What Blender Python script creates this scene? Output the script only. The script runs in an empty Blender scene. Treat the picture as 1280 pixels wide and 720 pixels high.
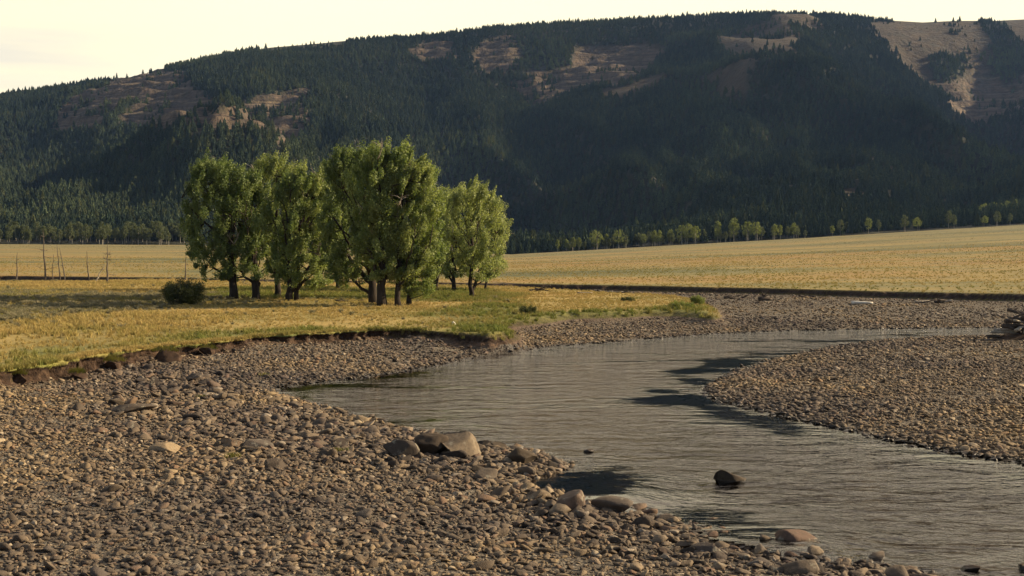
import bpy, math, random
import numpy as np
from mathutils import Vector, Matrix
R = math.radians
# ------------------------------------------------------------------ camera, sky, sun, exposure
FPX, HOR, CAMZ = 1600.0, 305.0, 7.0
PITCH = math.atan((360 - HOR) / FPX)
scene = bpy.context.scene
root_col = scene.collection
cam_d = bpy.data.cameras.new("camera"); cam = bpy.data.objects.new("camera", cam_d)
root_col.objects.link(cam)
cam_d.sensor_width = 36.0; cam_d.lens = 36.0 * FPX / 1280.0
cam_d.clip_start = 0.5; cam_d.clip_end = 60000
cam.location = (0, 0, CAMZ); cam.rotation_euler = (math.pi / 2 - PITCH, 0, 0)
scene.camera = cam

SUN_AZ, SUN_EL = R(81), R(24)
world = bpy.data.worlds.new("World"); scene.world = world; world.use_nodes = True
wn = world.node_tree; wn.nodes.clear(); L = wn.links.new
def WN(t, **k):
    n = wn.nodes.new(t)
    for a, b in k.items(): setattr(n, a, b)
    return n
out = WN('ShaderNodeOutputWorld'); bg = WN('ShaderNodeBackground'); L(bg.outputs[0], out.inputs[0])
sky = WN('ShaderNodeTexSky', sky_type='NISHITA', sun_disc=False)
sky.sun_elevation = SUN_EL; sky.sun_rotation = SUN_AZ; sky.altitude = 2000; sky.dust_density = 2.0
skym = WN('ShaderNodeVectorMath', operation='SCALE'); L(sky.outputs[0], skym.inputs[0]); skym.inputs['Scale'].default_value = 0.062
tc = WN('ShaderNodeTexCoord'); sep = WN('ShaderNodeSeparateXYZ'); L(tc.outputs['Generated'], sep.inputs[0])
# thin bright cloud veil: strong low in the north, clearer overhead and to the south
mz = WN('ShaderNodeMapRange', interpolation_type='SMOOTHSTEP'); L(sep.outputs['Z'], mz.inputs[0])
for i, v in ((1, 0.22), (2, 0.90), (3, 1.0), (4, 0.28)): mz.inputs[i].default_value = v
my = WN('ShaderNodeMapRange', interpolation_type='SMOOTHSTEP'); L(sep.outputs['Y'], my.inputs[0])
for i, v in ((1, -0.5), (2, 0.75), (3, 0.12), (4, 1.0)): my.inputs[i].default_value = v
mm = WN('ShaderNodeMath', operation='MULTIPLY'); L(mz.outputs[0], mm.inputs[0]); L(my.outputs[0], mm.inputs[1])
mp = WN('ShaderNodeMapping'); mp.inputs['Scale'].default_value = (1.6, 1.6, 22.0); mp.inputs['Rotation'].default_value = (0, R(-3), 0)
L(tc.outputs['Generated'], mp.inputs[0])
cn = WN('ShaderNodeTexNoise'); cn.inputs['Scale'].default_value = 2.2; cn.inputs['Detail'].default_value = 6; L(mp.outputs[0], cn.inputs[0])
cr = WN('ShaderNodeValToRGB'); L(cn.outputs[0], cr.inputs[0])
cr.color_ramp.elements[0].position = 0.36; cr.color_ramp.elements[0].color = (0.50, 0.465, 0.385, 1)
cr.color_ramp.elements[1].position = 0.62; cr.color_ramp.elements[1].color = (0.66, 0.585, 0.40, 1)
# the streaks lie low in the west; elsewhere the veil is even
mw = WN('ShaderNodeMapRange', interpolation_type='SMOOTHSTEP'); L(sep.outputs['X'], mw.inputs[0])
for i, v in ((1, -0.42), (2, -0.12), (3, 0.0), (4, 1.0)): mw.inputs[i].default_value = v
cm = WN('ShaderNodeMix', data_type='RGBA'); L(mw.outputs[0], cm.inputs['Factor']); L(cr.outputs[0], cm.inputs['A'])
hz_ = WN('ShaderNodeMapRange', interpolation_type='SMOOTHSTEP'); L(sep.outputs['Z'], hz_.inputs[0])
for i, v in ((1, 0.12), (2, 0.45), (3, 0.0), (4, 1.0)): hz_.inputs[i].default_value = v
hc = WN('ShaderNodeMix', data_type='RGBA'); L(hz_.outputs[0], hc.inputs['Factor']); hc.inputs['A'].default_value = (0.72, 0.645, 0.42, 1); hc.inputs['B'].default_value = (0.95, 0.79, 0.61, 1)
L(hc.outputs['Result'], cm.inputs['B'])
mix = WN('ShaderNodeMix', data_type='RGBA'); L(mm.outputs[0], mix.inputs['Factor']); L(skym.outputs[0], mix.inputs['A']); L(cm.outputs['Result'], mix.inputs['B'])
L(mix.outputs['Result'], bg.inputs['Color']); bg.inputs['Strength'].default_value = 1.0

sd = bpy.data.lights.new("sun", 'SUN'); so = bpy.data.objects.new("sun", sd); root_col.objects.link(so)
sd.energy = 5.0; sd.angle = R(0.6); sd.color = (1.0, 0.80, 0.52)
sdir = -Vector((math.cos(SUN_EL) * math.sin(SUN_AZ), math.cos(SUN_EL) * math.cos(SUN_AZ), math.sin(SUN_EL)))
so.rotation_euler = sdir.to_track_quat('-Z', 'Y').to_euler(); so.location = (400, 100, 300)
scene.view_settings.view_transform = 'Standard'; scene.view_settings.look = 'None'
scene.view_settings.exposure = 0.95; scene.view_settings.gamma = 1.0
scene.cycles.max_bounces = 6; scene.cycles.transparent_max_bounces = 12
scene.cycles.diffuse_bounces = 3; scene.cycles.caustics_reflective = False; scene.cycles.caustics_refractive = False
scene.cycles.use_denoising = True

# ------------------------------------------------------------------ projection helpers (pixel -> real place)
cp, sp_ = math.cos(PITCH), math.sin(PITCH)
def P(px, py, z=0.0):
    dx, dy, dz = (px - 640), FPX * cp + (360 - py) * sp_, -FPX * sp_ + (360 - py) * cp
    t = (z - CAMZ) / dz
    return (dx * t, dy * t)
def at_dist(px, d): return ((px - 640) / FPX * d, d)
def topix(X, Y, Z):
    z = Z - CAMZ
    f = Y * cp - z * sp_; u = Y * sp_ + z * cp
    return 640 + FPX * X / f, 360 - FPX * u / f
# ------------------------------------------------------------------ numpy noise
def _hash(ix, iy, s):
    h = (ix.astype(np.int64) * 374761393 + iy.astype(np.int64) * 668265263 + s * 1274126177) & 0xFFFFFFFF
    h = ((h ^ (h >> 13)) * 1274126177) & 0xFFFFFFFF
    h = (h ^ (h >> 16)) & 0xFFFFFFFF
    return h / 4294967295.0
def vnoise(x, y, s=0):
    ix, iy = np.floor(x), np.floor(y); fx, fy = x - ix, y - iy
    fx = fx * fx * fx * (fx * (fx * 6 - 15) + 10); fy = fy * fy * fy * (fy * (fy * 6 - 15) + 10)
    a, b, c, d = _hash(ix, iy, s), _hash(ix + 1, iy, s), _hash(ix, iy + 1, s), _hash(ix + 1, iy + 1, s)
    return (a + (b - a) * fx) * (1 - fy) + (c + (d - c) * fx) * fy * 1.0 if False else (a * (1 - fx) + b * fx) * (1 - fy) + (c * (1 - fx) + d * fx) * fy
def fbm(x, y, s=0, o=4, g=0.5):
    r = 0; a = 1; t = 0
    for i in range(o):
        r = r + a * (vnoise(x, y, s + i * 17) * 2 - 1); t += a; a *= g
        x, y = x * 1.97 + 13.1, y * 2.03 + 7.7
    return r / t
def sstep(x, a, b):
    t = np.clip((x - a) / (b - a), 0, 1); return t * t * (3 - 2 * t)
def sdf(poly, X, Y):
    """signed distance, positive inside"""
    poly = np.asarray(poly, float); n = len(poly)
    d2 = np.full(X.shape, 1e18); ins = np.zeros(X.shape, bool)
    for i in range(n):
        ax, ay = poly[i]; bx, by = poly[(i + 1) % n]
        ex, ey = bx - ax, by - ay
        wx, wy = X - ax, Y - ay
        t = np.clip((wx * ex + wy * ey) / (ex * ex + ey * ey + 1e-12), 0, 1)
        qx, qy = wx - ex * t, wy - ey * t
        d2 = np.minimum(d2, qx * qx + qy * qy)
        c = (ay > Y) != (by > Y)
        if ey != 0: ins ^= c & (X < ex * (Y - ay) / ey + ax)
    d = np.sqrt(d2)
    return np.where(ins, d, -d)
def inpoly(poly, X, Y):
    ins = np.zeros(X.shape, bool); n = len(poly)
    for i in range(n):
        ax, ay = poly[i]; bx, by = poly[(i + 1) % n]
        if ay != by: ins ^= ((ay > Y) != (by > Y)) & (X < (bx - ax) * (Y - ay) / (by - ay) + ax)
    return ins
def smooth_poly(pts, k=3, closed=True):
    """Chaikin rounding"""
    for _ in range(k - 1):
        n = len(pts); q = []
        for i in range(n if closed else n - 1):
            a, b = pts[i], pts[(i + 1) % n]
            q.append((a[0] * .75 + b[0] * .25, a[1] * .75 + b[1] * .25)); q.append((a[0] * .25 + b[0] * .75, a[1] * .25 + b[1] * .75))
        if not closed: q = [pts[0]] + q + [pts[-1]]
        pts = q
    return pts
# ------------------------------------------------------------------ plan of the place (shore, banks)
near_shore = [(1500, 795), (1300, 752), (1160, 722), (1060, 700), (985, 684), (930, 672), (880, 660), (840, 650), (790, 640), (735, 632), (690, 618),
              (668, 606), (690, 597), (716, 588), (700, 575), (668, 564), (610, 557), (560, 545), (500, 535), (440, 520), (400, 508), (352, 495), (330, 487)]
far_shore = [(345, 484), (400, 478), (470, 470), (540, 458), (610, 444), (680, 434), (760, 428), (830, 422), (900, 417), (1000, 413), (1120, 411), (1240, 410), (1350, 409), (1500, 409)]
bar_back = [(1500, 419), (1300, 420), (1240, 420), (1140, 423), (1060, 430), (1000, 442), (950, 453), (915, 466), (885, 482)]
bar_front = [(880, 494), (905, 503), (950, 515), (1010, 528), (1080, 543), (1150, 558), (1220, 571), (1290, 582), (1400, 602), (1600, 640)]
W_POLY = smooth_poly([P(*p) for p in near_shore + far_shore + bar_back + bar_front], 2)
ZM = 1.2
near_edge = [(-420, 560), (-200, 492), (0, 463), (62, 452), (130, 441), (200, 434), (300, 423), (400, 415), (475, 411), (530, 413), (580, 417), (625, 419),
             (645, 413), (638, 407), (636, 401), (670, 398), (710, 392), (760, 391), (830, 388), (870, 390), (900, 392), (893, 380), (860, 371), (800, 367), (700, 361), (640, 358)]
back_edge = [(560, 352), (400, 350), (230, 350), (100, 351), (0, 351), (-420, 351)]
M_POLY = smooth_poly([P(px, py, ZM) for px, py in near_edge + back_edge], 2)
ZP = 1.6
bank = [(-420, 343), (0, 344.5), (150, 346), (300, 348.5), (450, 351), (620, 354), (800, 357), (950, 360), (1100, 364), (1280, 367), (1500, 371), (1800, 374)]
b_pts = [P(px, py, ZP) for px, py in bank]
P_POLY = b_pts + [(1500, 90), (1500, 3000), (-1500, 3000), (-1500, 220)]
foot_px = [(-700, 300), (-420, 302), (0, 305), (230, 306), (450, 313), (640, 318), (860, 305.5), (1000, 298), (1280, 281), (1500, 268), (1900, 250)]
FOOT = 800.0
fa = np.array([(p[0] - 640) / FPX for p in foot_px]); fz = np.array([CAMZ - (p[1] - HOR) / FPX * FOOT for p in foot_px])
ba = np.array([p[0] / p[1] for p in b_pts]); bd = np.array([p[1] for p in b_pts])
TREE_SPOT = P(440, 378, ZM)

POOL1 = [P(px, py) for px, py in [(560, 640), (620, 592), (680, 572), (800, 566), (890, 580), (880, 625), (810, 685), (680, 700)]]
def ground(X, Y, full=False):
    X = np.asarray(X, float); Y = np.asarray(Y, float)
    sw = -sdf(W_POLY, X, Y) + 0.22 * fbm(X * .9, Y * .9, 3, 3)             # >0 on land
    g_land = 0.42 * (1 - np.exp(-np.maximum(sw, 0) / 6.0)) + 0.05 * (1 - np.exp(-np.maximum(sw, 0) / .5)) + 0.045 * fbm(X * .35, Y * .35, 5, 4) * sstep(sw, 0, 2) + 0.08 * sstep(sw, 12, 40) + 0.28 * sstep(Y, 118, 150) + 0.17 * sstep(sdf(POOL1, X, Y), .5, 2.5) * sstep(sw, -.2, .5)
    g_bed = -0.75 * (1 - np.exp(np.minimum(sw, 0) / 3.2)) - 0.02
    sm0 = sdf(M_POLY, X, Y)
    g_land = g_land + (1 - sstep(X, -7, 3)) * np.exp(-np.abs(sm0 + .3) / (.9 + 1.8 * sstep(X, -20, -13))) * np.clip(.10 + .62 * fbm(X * .33, Y * .33, 6, 3) + .25 * fbm(X * 1.3, Y * 1.3, 7, 3) + .30 * sstep(X, -20, -13), 0, .55)
    g = np.where(sw > 0, g_land, g_bed)
    rag = 0.55 * fbm(X * .45, Y * .45, 11, 3) + 0.5 * fbm(X * 1.5, Y * 1.5, 12, 3)
    gentle = sstep(X, -7, 3)                                              # the tongue slopes gently, the near bank is cut
    sm = sm0 + rag * (1 - .5 * gentle)
    wlo, whi = -0.25 - 1.3 * gentle, 0.10 + 1.3 * gentle
    mt = np.clip((sm - wlo) / (whi - wlo), 0, 1); m = mt * mt * (3 - 2 * mt)
    zmead = ZM + 0.09 * fbm(X * .12, Y * .12, 21, 4) + 0.04 * fbm(X * .9, Y * .9, 22, 3) + 0.05 * sstep(sm, 0, 15)
    z = g * (1 - m) + zmead * m
    # far plain behind its own cut bank
    sp0 = sdf(P_POLY, X, Y)
    spn = sp0 + 0.8 * fbm(X * .08, Y * .08, 31, 3) + 0.5 * fbm(X * .6, Y * .6, 32, 2)
    p = sstep(spn, -0.55, 0.40)
    a = X / np.maximum(Y, 1)
    zf = np.interp(a, fa, fz); d0 = np.interp(a, ba, bd)
    t = np.clip((Y - d0) / (FOOT - d0), 0, 3.5)
    zpl = ZP + (zf - ZP) * np.power(t, 1.15) + 0.12 * fbm(X * .05, Y * .05, 41, 4) * sstep(sp0, 2, 30)
    z = z * (1 - p) + zpl * p
    if not full: return z
    soil = np.clip(np.maximum(9 * m * (1 - m) * (1 - .75 * gentle), 9 * p * (1 - p)), 0, 1)
    soil = np.maximum(soil, ((sm > -1.1) & (sm <= 0.02)) * (1 - gentle) * .75)
    return z, sw, sm, spn, soil
def gz(x, y): return float(ground(np.array([x]), np.array([y]))[0])
def place(px, py):
    """point on the ground seen at this pixel of the photograph"""
    z = 0.6
    for _ in range(6):
        x, y = P(px, py, z); z = .5 * z + .5 * max(gz(x, y), 0.0)
    return x, y, max(gz(x, y), -9)
# ------------------------------------------------------------------ scene helpers
def tag(o, label=None, cat=None, group=None, kind=None):
    if label: o['label'] = label
    if cat: o['category'] = cat
    if group: o['group'] = group
    if kind: o['kind'] = kind
    return o
def link(o, parent=None):
    root_col.objects.link(o)
    if parent: o.parent = parent
    return o
def mesh_np(name, V, F, mats, smooth=True):
    """V (n,3), F (m,k) numpy"""
    V = np.ascontiguousarray(V, dtype=np.float32); F = np.ascontiguousarray(F, dtype=np.int32)
    me = bpy.data.meshes.new(name)
    m, k = F.shape
    me.vertices.add(len(V)); me.vertices.foreach_set('co', V.ravel())
    me.loops.add(m * k); me.loops.foreach_set('vertex_index', F.ravel())
    me.polygons.add(m); me.polygons.foreach_set('loop_start', np.arange(0, m * k, k, dtype=np.int32))
    me.polygons.foreach_set('loop_total', np.full(m, k, dtype=np.int32))
    me.polygons.foreach_set('use_smooth', np.full(m, smooth, dtype=bool))
    me.update(calc_edges=True)
    for mt in (mats if isinstance(mats, (list, tuple)) else [mats]): me.materials.append(mt)
    return me
def obj(name, me, parent=None): return link(bpy.data.objects.new(name, me), parent)
def empty(name, loc):
    o = bpy.data.objects.new(name, None); o.location = loc; o.empty_display_size = .3; return link(o)
def fattr(me, name, arr):
    a = me.attributes.new(name, 'FLOAT', 'POINT'); a.data.foreach_set('value', np.ascontiguousarray(arr, dtype=np.float32))
# ------------------------------------------------------------------ materials
class Mat:
    def __init__(s, name):
        s.m = bpy.data.materials.new(name); s.m.use_nodes = True; s.t = s.m.node_tree; s.b = s.t.nodes['Principled BSDF']
        s.b.inputs['Roughness'].default_value = .9; s.b.inputs['Specular IOR Level'].default_value = .25
    def n(s, t, ins=None, **k):
        n = s.t.nodes.new(t)
        for a, b in k.items(): setattr(n, a, b)
        for a, b in (ins or {}).items():
            if isinstance(b, bpy.types.NodeSocket): s.t.links.new(b, n.inputs[a])
            else: n.inputs[a].default_value = b
        return n
    def l(s, a, b): s.t.links.new(a, b)
    def pos(s, scale=(1, 1, 1)):
        g = s.n('ShaderNodeNewGeometry'); m = s.n('ShaderNodeMapping', {'Vector': g.outputs['Position'], 'Scale': scale}); return m.outputs[0]
    def noise(s, v, sc, det=4, rough=.55, dist=0): return s.n('ShaderNodeTexNoise', {'Vector': v, 'Scale': sc, 'Detail': det, 'Roughness': rough, 'Distortion': dist}).outputs[0]
    def mr(s, v, a, b, c=0., d=1.): return s.n('ShaderNodeMapRange', {0: v, 1: a, 2: b, 3: c, 4: d}, interpolation_type='SMOOTHSTEP').outputs[0]
    def mix(s, f, a, b, bt='MIX'): return s.n('ShaderNodeMix', {'Factor': f, 'A': a, 'B': b}, data_type='RGBA', blend_type=bt).outputs['Result']
    def ramp(s, v, els):
        r = s.n('ShaderNodeValToRGB', {0: v}); e = r.color_ramp.elements
        while len(e) < len(els): e.new(.5)
        for x, (p, c) in zip(e, els): x.position = p; x.color = (*c, 1)
        return r.outputs[0]
    def attr(s, name, ty='GEOMETRY'): return s.n('ShaderNodeAttribute', attribute_name=name, attribute_type=ty).outputs['Fac']
    def bump(s, h, st, dist=.1): return s.n('ShaderNodeBump', {'Height': h, 'Strength': st, 'Distance': dist}).outputs[0]
    def math(s, op, a, b=0.): return s.n('ShaderNodeMath', {0: a, 1: b}, operation=op).outputs[0]
    def col(s, c): s.l(c, s.b.inputs['Base Color'])
    def nrm(s, c): s.l(c, s.b.inputs['Normal'])
C4 = lambda *c: (*c, 1)
def mat_gravel():
    m = Mat('gravel'); p = m.pos()
    vor = m.n('ShaderNodeTexVoronoi', {'Vector': p, 'Scale': 7.0, 'Randomness': 1.0}); vor2 = m.n('ShaderNodeTexVoronoi', {'Vector': p, 'Scale': 17.0})
    c1 = m.ramp(vor.outputs['Color'], [(0, (.04, .033, .027)), (.35, (.085, .068, .052)), (.6, (.125, .10, .072)), (.85, (.072, .06, .048)), (1, (.19, .155, .115))])
    c2 = m.ramp(vor2.outputs['Color'], [(0, (.08, .065, .05)), (.5, (.18, .15, .11)), (1, (.25, .215, .16))])
    c = m.mix(m.mr(m.noise(p, .9), .4, .6), c1, c2)
    c = m.mix(m.mr(vor.outputs['Distance'], .45, .7, 0, .7), c, C4(.045, .036, .028))
    c = m.mix(m.mr(m.noise(p, .22, 4), .5, .7, 0, .4), c, C4(.10, .08, .055))           # silt patches
    c = m.mix(m.attr('soil'), c, C4(.085, .05, .03))
    wet = m.mr(m.attr('dw'), .0, .35, 1, 0)
    c = m.mix(wet, c, C4(.03, .022, .014))
    m.col(c); m.l(m.mr(wet, 0, 1, .9, .35), m.b.inputs['Roughness'])
    h = m.math('ADD', m.math('MULTIPLY', vor.outputs['Distance'], -1.), m.math('MULTIPLY', vor2.outputs['Distance'], -.4))
    m.nrm(m.bump(h, .9, .09)); return m.m
def grass_cols(m, p):
    n1 = m.noise(p, .055, 5, .6, .6); n2 = m.noise(p, .35, 4); n3 = m.noise(p, 4.0, 3)
    c = m.ramp(n1, [(.30, (.135, .125, .035)), (.44, (.27, .205, .062)), (.55, (.38, .275, .09)), (.68, (.40, .255, .085)), (.8, (.30, .22, .07))])
    c = m.mix(m.mr(n2, .42, .68, 0, .55), c, C4(.17, .16, .045))
    c = m.mix(m.mr(n3, .45, .75, 0, .5), c, C4(.10, .085, .032))
    return c, n3
def mat_meadow():
    m = Mat('meadow_grass'); p = m.pos(); c, n3 = grass_cols(m, p)
    c = m.mix(m.math('MULTIPLY', m.attr('green'), .85), c, m.ramp(m.noise(p, 1.2, 4), [(.35, (.055, .075, .016)), (.6, (.17, .175, .04))]))
    c = m.mix(m.math('MULTIPLY', m.attr('sage'), .8), c, m.ramp(m.noise(p, 1.6, 4), [(.35, (.12, .11, .065)), (.6, (.27, .23, .12))]))
    c = m.mix(m.attr('soil'), c, m.ramp(m.noise(p, 3.0, 5), [(.3, (.018, .010, .006)), (.55, (.048, .027, .016)), (.78, (.11, .068, .04))]))
    m.col(c); m.nrm(m.bump(m.math('ADD', n3, m.noise(p, 11, 3)), .8, .12)); return m.m
def mat_plain():
    m = Mat('plain_grass'); p = m.pos(); ps = m.pos((.35, 1.4, 1))
    n1 = m.noise(ps, .017, 5, .62, .8); n2 = m.noise(p, .10, 5, .6)
    c = m.ramp(n1, [(.36, (.085, .088, .032)), (.45, (.17, .145, .048)), (.53, (.265, .19, .058)), (.60, (.27, .165, .05)), (.68, (.13, .12, .042))])
    c = m.mix(m.mr(n2, .48, .7, 0, .65), c, C4(.15, .135, .062))
    c = m.mix(m.mr(m.noise(p, .7, 4), .5, .72, 0, .5), c, C4(.10, .088, .045))
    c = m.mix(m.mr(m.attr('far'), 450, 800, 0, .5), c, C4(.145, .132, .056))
    c = m.mix(m.mr(m.noise(m.pos((.3, 1., 1)), .012, 4, .6, .6), .5, .68, 0, .6), c, C4(.15, .145, .06))
    c = m.mix(m.attr('soil'), c, m.ramp(m.noise(p, 2.0, 5), [(.3, (.02, .012, .008)), (.7, (.06, .038, .025))]))
    m.col(c); m.nrm(m.bump(m.noise(p, 2.5, 4), .7, .2)); return m.m
def mat_mountain():
    m = Mat('mountain_ground'); p = m.pos(); g = m.n('ShaderNodeNewGeometry')
    bare = m.attr('bare')
    strata = m.noise(m.pos((.006, .006, .16)), 1.0, 5, .6, .4); streak = m.noise(m.pos((.09, .02, .02)), 1.0, 5, .6, .5)
    rock = m.ramp(strata, [(.3, (.05, .036, .026)), (.45, (.14, .10, .066)), (.55, (.075, .056, .040)), (.7, (.20, .15, .092))])
    slope = m.ramp(m.noise(p, .03, 5), [(.3, (.032, .024, .014)), (.7, (.072, .052, .030))])
    dry = m.mix(m.attr('cliff'), slope, rock)
    dry = m.mix(m.mr(m.noise(p, .05, 6, .65), .5, .66, 0, .6), dry, C4(.035, .036, .024))
    dry = m.mix(m.mr(streak, .45, .68, 0, .55), dry, C4(.05, .042, .028))
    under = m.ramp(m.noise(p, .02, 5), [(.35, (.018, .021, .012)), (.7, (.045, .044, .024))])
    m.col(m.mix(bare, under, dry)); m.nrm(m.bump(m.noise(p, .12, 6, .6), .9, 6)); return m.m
def mat_water():
    m = Mat('river_water'); t = m.t; t.nodes.remove(m.b)
    p = m.pos((1.0, 1.35, 1)); calm = m.attr('calm')
    h = m.math('ADD', m.noise(p, 1.1, 3, .5, .3), m.math('MULTIPLY', m.noise(p, 3.4, 4, .55, .5), .42))
    h = m.math('ADD', h, m.math('MULTIPLY', m.noise(m.pos((.5, 1, 1)), 9., 3, .5), .12))
    h = m.math('ADD', h, m.math('MULTIPLY', m.noise(m.pos((.28, .62, 1)), 1., 3, .6, .8), 2.6))
    amp = m.math('MULTIPLY', m.mr(calm, 0, 1, 1., .07), m.mr(m.noise(m.pos((.35, 1., 1)), .16, 5, .65, 1.2),.34, .52, .12, 1.))
    bp = m.n('ShaderNodeBump', {'Height': h, 'Strength': amp, 'Distance': .11}).outputs[0]
    fr = m.n('ShaderNodeFresnel', {'IOR': 1.33, 'Normal': bp})
    gl = m.n('ShaderNodeBsdfGlossy', {'Color': C4(1, .97, .94), 'Roughness': .05, 'Normal': bp})
    tr = m.n('ShaderNodeBsdfTransparent', {'Color': C4(.52, .42, .27)})
    mx = m.n('ShaderNodeMixShader', {0: fr.outputs[0], 1: tr.outputs[0], 2: gl.outputs[0]})
    m.l(mx.outputs[0], t.nodes['Material Output'].inputs[0]); return m.m
def mat_stone(name, dark=1.0, warm=0.5, wetline=True, lichen=False):
    m = Mat(name); p = m.pos(); oi = m.n('ShaderNodeObjectInfo'); r = oi.outputs['Random']
    c = m.ramp(r, [(0, (.06, .05, .042)), (.25, (.11, .092, .076)), (.45, (.20, .163, .115)), (.6, (.12, .105, .092)), (.78, (.27, .225, .16)), (.9, (.17, .115, .085)), (.96, (.30, .27, .22)), (1, (.40, .36, .29))])
    n = m.noise(p, 9, 5, .6)
    c = m.mix(m.mr(n, .35, .7, 0, .55), c, C4(.09, .075, .058))
    big = m.noise(p, .07, 4, .6)
    c = m.mix(1.0, c, m.ramp(big, [(.36, (.55, .51, .52)), (.5, (.86, .77, .68)), (.64, (1.30, 1.10, .77))]), 'MULTIPLY')
    if dark != 1: c = m.mix(1.0, c, C4(dark, dark * .97, dark * .95), 'MULTIPLY')
    z = m.n('ShaderNodeSeparateXYZ', {0: m.n('ShaderNodeNewGeometry').outputs['Position']}).outputs[2]
    if wetline:
        w = m.mr(z, .04, .13, 1, 0); c = m.mix(w, c, C4(.03, .022, .015)); m.l(m.mr(w, 0, 1, .85, .25), m.b.inputs['Roughness'])
    if lichen: c = m.mix(m.mr(m.noise(p, 3.5, 5, .7), .56, .66, 0, .6), c, C4(.30, .27, .20))
    m.col(c); m.nrm(m.bump(m.math('ADD', n, m.noise(p, 30, 3)), .5, .03)); return m.m
def mat_leaf(name, c1, c2, tr=.35, inst=False):
    m = Mat(name); p = m.pos(); n = m.noise(p, .9, 3)
    c = m.mix(m.mr(n, .35, .65), C4(*c1), C4(*c2))
    rnd = m.n('ShaderNodeObjectInfo').outputs['Random'] if inst else m.n('ShaderNodeNewGeometry').outputs['Random Per Island']
    c = m.mix(m.mr(rnd, 0, 1, 0, .5), c, C4(*(x * .45 for x in c1)))
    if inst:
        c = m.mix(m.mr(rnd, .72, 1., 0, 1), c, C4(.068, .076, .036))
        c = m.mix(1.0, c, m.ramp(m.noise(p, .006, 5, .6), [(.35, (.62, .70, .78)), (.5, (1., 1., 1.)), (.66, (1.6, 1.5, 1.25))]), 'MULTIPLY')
    m.col(c); m.b.inputs['Roughness'].default_value = .55
    if tr:
        t = m.n('ShaderNodeBsdfTranslucent'); m.l(m.mix(1.0, c, C4(1.3, 1.35, .7), 'MULTIPLY'), t.inputs[0])
        mx = m.n('ShaderNodeMixShader', {0: tr}); m.l(m.b.outputs[0], mx.inputs[1]); m.l(t.outputs[0], mx.inputs[2])
        m.l(mx.outputs[0], m.t.nodes['Material Output'].inputs[0])
    return m.m
def mat_plain_col(name, c1, c2, sc=6., stretch=(1, 1, 1), b=.5, bd=.03):
    m = Mat(name); p = m.pos(stretch); n = m.noise(p, sc, 5, .6)
    m.col(m.ramp(n, [(.3, c1), (.7, c2)])); m.nrm(m.bump(n, b, bd)); return m.m
def mat_tuft(name, straw, green):
    m = Mat(name); r = m.n('ShaderNodeObjectInfo').outputs['Random']; t = m.attr('tint', 'INSTANCER')
    c = m.mix(t, C4(*straw), C4(*green)); c = m.mix(m.mr(r, 0, 1, 0, .30), c, C4(*(x * .55 for x in straw)))
    m.col(c); tr = m.n('ShaderNodeBsdfTranslucent'); m.l(c, tr.inputs[0])
    mx = m.n('ShaderNodeMixShader', {0: .3}); m.l(m.b.outputs[0], mx.inputs[1]); m.l(tr.outputs[0], mx.inputs[2])
    m.l(mx.outputs[0], m.t.nodes['Material Output'].inputs[0]); return m.m
M_GRAVEL, M_MEADOW, M_PLAIN, M_MTN, M_WATER = mat_gravel(), mat_meadow(), mat_plain(), mat_mountain(), mat_water()
M_STONE = mat_stone('river_stone'); M_ROCK = mat_stone('boulder_rock', 1.0, lichen=True); M_DARKROCK = mat_stone('dark_rock', .38)
M_LEAF = mat_leaf('cottonwood_leaves', (.135, .185, .058), (.28, .325, .12), .40)
M_LEAF2 = mat_leaf('pale_cottonwood_leaves', (.22, .26, .10), (.38, .41, .175), .40)
M_ASPEN = mat_leaf('aspen_leaves', (.15, .18, .05), (.24, .26, .085), .4)
M_SPRIG = mat_leaf('bank_grass_leaves', (.10, .105, .025), (.22, .19, .06), .3)
M_BUSH = mat_leaf('bush_leaves', (.05, .06, .018), (.09, .10, .03), .3)
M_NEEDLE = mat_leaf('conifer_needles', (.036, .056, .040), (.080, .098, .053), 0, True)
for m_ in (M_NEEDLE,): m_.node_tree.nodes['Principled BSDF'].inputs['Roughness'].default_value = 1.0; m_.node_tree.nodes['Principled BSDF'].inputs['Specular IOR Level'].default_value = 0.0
M_BARK = mat_plain_col('cottonwood_bark', (.014, .010, .007), (.045, .033, .024), 5, (1, 1, .25), .9, .06)
M_PALEBARK = mat_plain_col('aspen_bark', (.16, .14, .11), (.34, .31, .25), 3)
M_SNAG = mat_plain_col('dead_wood_dark', (.05, .04, .033), (.14, .115, .09), 6, (1, 1, .3))
M_DRIFT = mat_plain_col('bleached_wood', (.17, .14, .10), (.46, .40, .32), 6, (1, 1, 1))
M_DRIFTD = mat_plain_col('weathered_wood', (.035, .026, .02), (.11, .085, .065), 6, (1, 1, 1))
M_TUFT = mat_tuft('grass_blades', (.42, .31, .11), (.15, .175, .035)); M_SAGE = mat_tuft('sagebrush_leaves', (.30, .26, .15), (.19, .18, .095))
M_SOIL = mat_plain_col('bank_soil', (.03, .017, .01), (.09, .055, .035), 4)

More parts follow.
